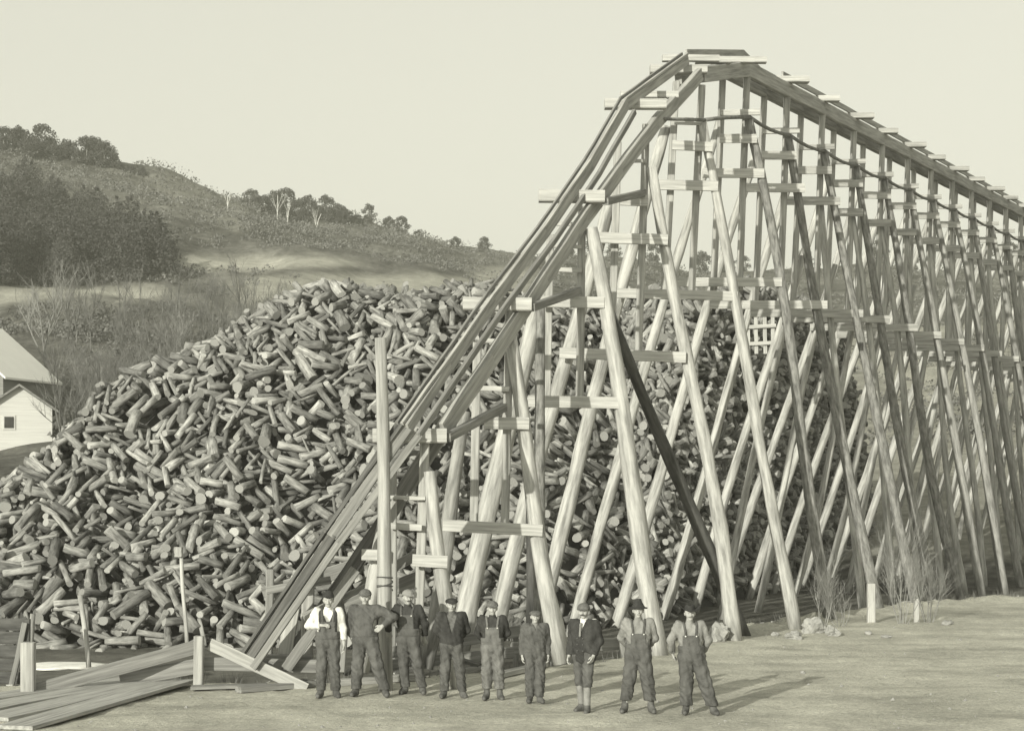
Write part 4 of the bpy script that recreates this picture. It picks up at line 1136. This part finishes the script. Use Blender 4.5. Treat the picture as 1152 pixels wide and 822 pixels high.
man(409, 784, 661, 'man in dark work jacket, one elbow crooked against the tall upright pole', face=R(-4),
    feet=((-.13, 0), (.36, -.04)), hip=.03, elbow=((-.1, .04, -.27), (.27, .04, -.14)), wrist=((.07, -.03, -.25), (-.16, -.1, -.13)), palm=((1, 0, 0), (0, 1, 0)),
    coat='denim', skirt=.98, vneck=1.6, shirt='denim', bib='plain', trousers='denim', hat=('tallcap', 'tweed'), loose=.03)
man(458, 781, 661, 'man in a pale cap with head turned, just right of the tall pole', face=R(-8),
    feet=((-.04, .0), (.26, -.02)), hip=.02, elbow=((-.16, .05, -.2), (.1, .08, -.27)), wrist=((-.02, .1, -.2), (-.04, .1, -.24)), palm=((0, 1, 0), (0, 1, 0)),
    shirt='wool', bib=True, trousers='denim', hat=('tallcap', 'greyshirt'), turn=.45, tilt=.06, lean=-.01, moustache='hair')
man(508, 784, 668, 'man in an open dark suit jacket and small dark cap, hands behind his back', face=R(3),
    feet=((-.13, .0), (.19, -.03)), **BACK, coat='wool', skirt=.86, vneck=1.12, shirt='tweed', trousers='denim', hat=('cap', 'felt'))
man(554, 788, 674, 'man in pale faded overalls over a black shirt with hands behind his back', face=R(0),
    feet=((-.10, .0), (.13, -.02)), **BACK, shirt='wool', bib=True, bibtop=1.29, trousers='denim_light', hat=('tallcap', 'tweed'), cuff=.2, loose=.03)
man(602, 792, 684, 'short youth in dark jacket and flat cap with arms hanging at his sides', face=R(8),
    feet=((-.09, .02), (.08, -.04)), **HANG, coat='denim', skirt=.84, vneck=1.36, shirt='greyshirt', trousers='denim', hat=('cap', 'tweed'), loose=.03)
man(657, 800, 674, 'man in a dark double-breasted coat, white collar and tie with high laced boots', face=R(-28),
    feet=((-.07, .05), (.09, -.10)), elbow=((-.05, .03, -.28), (.06, .04, -.28)), wrist=((-.01, -.08, -.24), (-.04, -.12, -.22)), palm=((1, 0, 0), (-1, 0, 0)),
    coat='wool', skirt=.74, vneck=1.28, buttons=True, shirt='white', tie='greyshirt', trousers='denim', legging=True, cuff=.42, loose=.01, flare=.0, hat=('tallcap', 'tweed'), moustache='hair', turn=.25)
man(718, 802, 672, 'man in a pointed dark felt hat and grey shirt with hands behind him', face=R(-3),
    feet=((-.21, .0), (.2, -.03)), **BACK, shirt='greyshirt', bib=True, bibtop=1.26, bibw=.12, trousers='denim', hat=('point', 'felt'), cuff=.2, loose=.035)
man(776, 804, 678, 'man in a wide black hat with grey moustache, standing legs apart', face=R(4),
    feet=((-.05, .03), (.37, -.06)), hip=.03, lean=-.03, elbow=((-.11, .07, -.26), (.13, .06, -.26)), wrist=((.05, .13, -.2), (-.07, .14, -.2)), palm=((1, 0, 0), (-1, 0, 0)),
    shirt='greyshirt', bib=True, bibtop=1.27, bibw=.13, trousers='denim', hat=('wide', 'felt'), cuff=.14, loose=.04, moustache='greyhair', belly=.01)

# ------------------------------------------------------------------ logs: 300 that show largest are things, the rest one mass
bpy.context.view_layer.update()
dg = bpy.context.evaluated_depsgraph_get()
npl = len(logs); VV = np.concatenate([a for (_, a, _) in logv]); nvl = 4*SEG
polys = []
for i in range(npl):
    o = i*nvl; polys += [tuple(o+k for k in f) for f in LF]
bvh = BVHTree.FromPolygons(VV.tolist(), polys, all_triangles=False)
cnt = np.zeros(npl, int); org = Vector((0, 0, CH))
for iy in range(0, 150):
    y = 300+iy*3.05
    for ix in range(0, 330):
        x = ix*3.0
        d = Vector(((x-HX)/F, 1, (HY-y)/F)).normalized(); h = bvh.ray_cast(org, d)
        if h[0] is None: continue
        hit = sc.ray_cast(dg, org, d)
        if hit[0] and (hit[1]-org).length < h[3]-.02: continue
        cnt[h[2]//NLF] += 1
order = np.argsort(-cnt); top = set(order[:300].tolist())
print('top log rays', cnt[order[0]], cnt[order[299]], (cnt > 0).sum())
def log_tone(i):
    rr = random.Random(i*13+5); v = rr.uniform(.55, 1.35)
    if rr.random() < .14: v = rr.uniform(1.4, 1.8)
    return v
def finish(me, idxs):
    np_ = len(me.polygons); mi = np.zeros(np_, np.int32)
    per = np.array([0]*(NLF-2)+[1, 1]); mi[:len(idxs)*NLF] = np.tile(per, len(idxs))
    me.materials.append(M['log']); me.materials.append(M['logend']); me.polygons.foreach_set('material_index', mi)
    sm = np.ones(np_, bool); sm[:len(idxs)*NLF] = np.tile(per == 0, len(idxs)); me.polygons.foreach_set('use_smooth', sm)
    uvl = me.uv_layers.new(name='UVMap'); uv = []
    for i in idxs: uv += log_uv(logv[i][0], logs[i][6], i)
    uv = np.array(uv); full = np.zeros(len(me.loops)*2); full[:len(uv)] = uv; uvl.data.foreach_set('uv', full)
    at = me.attributes.new('tone', 'FLOAT_COLOR', 'FACE'); c = np.full((np_, 4), .5); c[:, 3] = 1
    for n_, i in enumerate(idxs):
        t = log_tone(i); c[n_*NLF:(n_+1)*NLF, :3] = t; c[(n_+1)*NLF-2:(n_+1)*NLF, :3] = min(1.3, .35+t*.55)
    at.data.foreach_set('color', c.ravel())
for i in sorted(top):
    vs, arr, Mx = logv[i]; cx, cy, cz = logs[i][:3]
    me = mesh('pulpwood_log', vs, LF); finish(me, [i])
    o = bpy.data.objects.new('pulpwood_log', me); COL.objects.link(o); o.location = (cx, cy, cz); o.rotation_euler = Mx.to_euler()
    tag(o, 'short grey pulpwood log lying loose on the face of the big pile', 'log', 'pulpwood logs on the face of the pile')
rest = [i for i in range(npl) if i not in top]
RV = np.concatenate([logv[i][1] for i in rest]); RF = []
for n_ in range(len(rest)):
    o = n_*nvl; RF += [tuple(o+k for k in f) for f in LF]
# added dark core sheet under the logs, blocks light between them
gx = np.arange(-19, 19, .5); gy = np.arange(43.5, 95, .5); base = len(RV); core = []
for X in gx:
    for Y in gy: core.append((X, Y, max(float(pile_s(X, Y))-.8, -.9)))
ny = len(gy)
for a in range(len(gx)-1):
    for b in range(ny-1):
        q = base+a*ny+b; RF.append((q, q+ny, q+ny+1, q+1))
me = mesh('pulpwood_heap', RV.tolist()+core, RF); finish(me, rest)
o = bpy.data.objects.new('pulpwood_heap', me); COL.objects.link(o)
tag(o, 'huge tumbled heap of cut pulpwood logs filling the ground behind the trestle', 'log heap', kind='stuff')

# ------------------------------------------------------------------ air
HAZE = 0.0006
if HAZE > 0:
    bm = bmesh.new(); bmesh.ops.create_cube(bm, size=1); 
    for v in bm.verts: v.co = Vector((v.co.x*9400, v.co.y*2700+1180, v.co.z*110+50))
    me = bpy.data.meshes.new('haze'); bm.to_mesh(me); bm.free()
    m = bpy.data.materials.new('haze'); m.use_nodes = True; n = m.node_tree; n.nodes.clear()
    pv = n.nodes.new('ShaderNodeVolumePrincipled'); pv.inputs['Color'].default_value = (1, 1, .86, 1); pv.inputs['Density'].default_value = HAZE; pv.inputs['Anisotropy'].default_value = .1
    ou = n.nodes.new('ShaderNodeOutputMaterial'); n.links.new(pv.outputs[0], ou.inputs['Volume'])
    o = link('haze', me, m); o['kind'] = 'stuff'
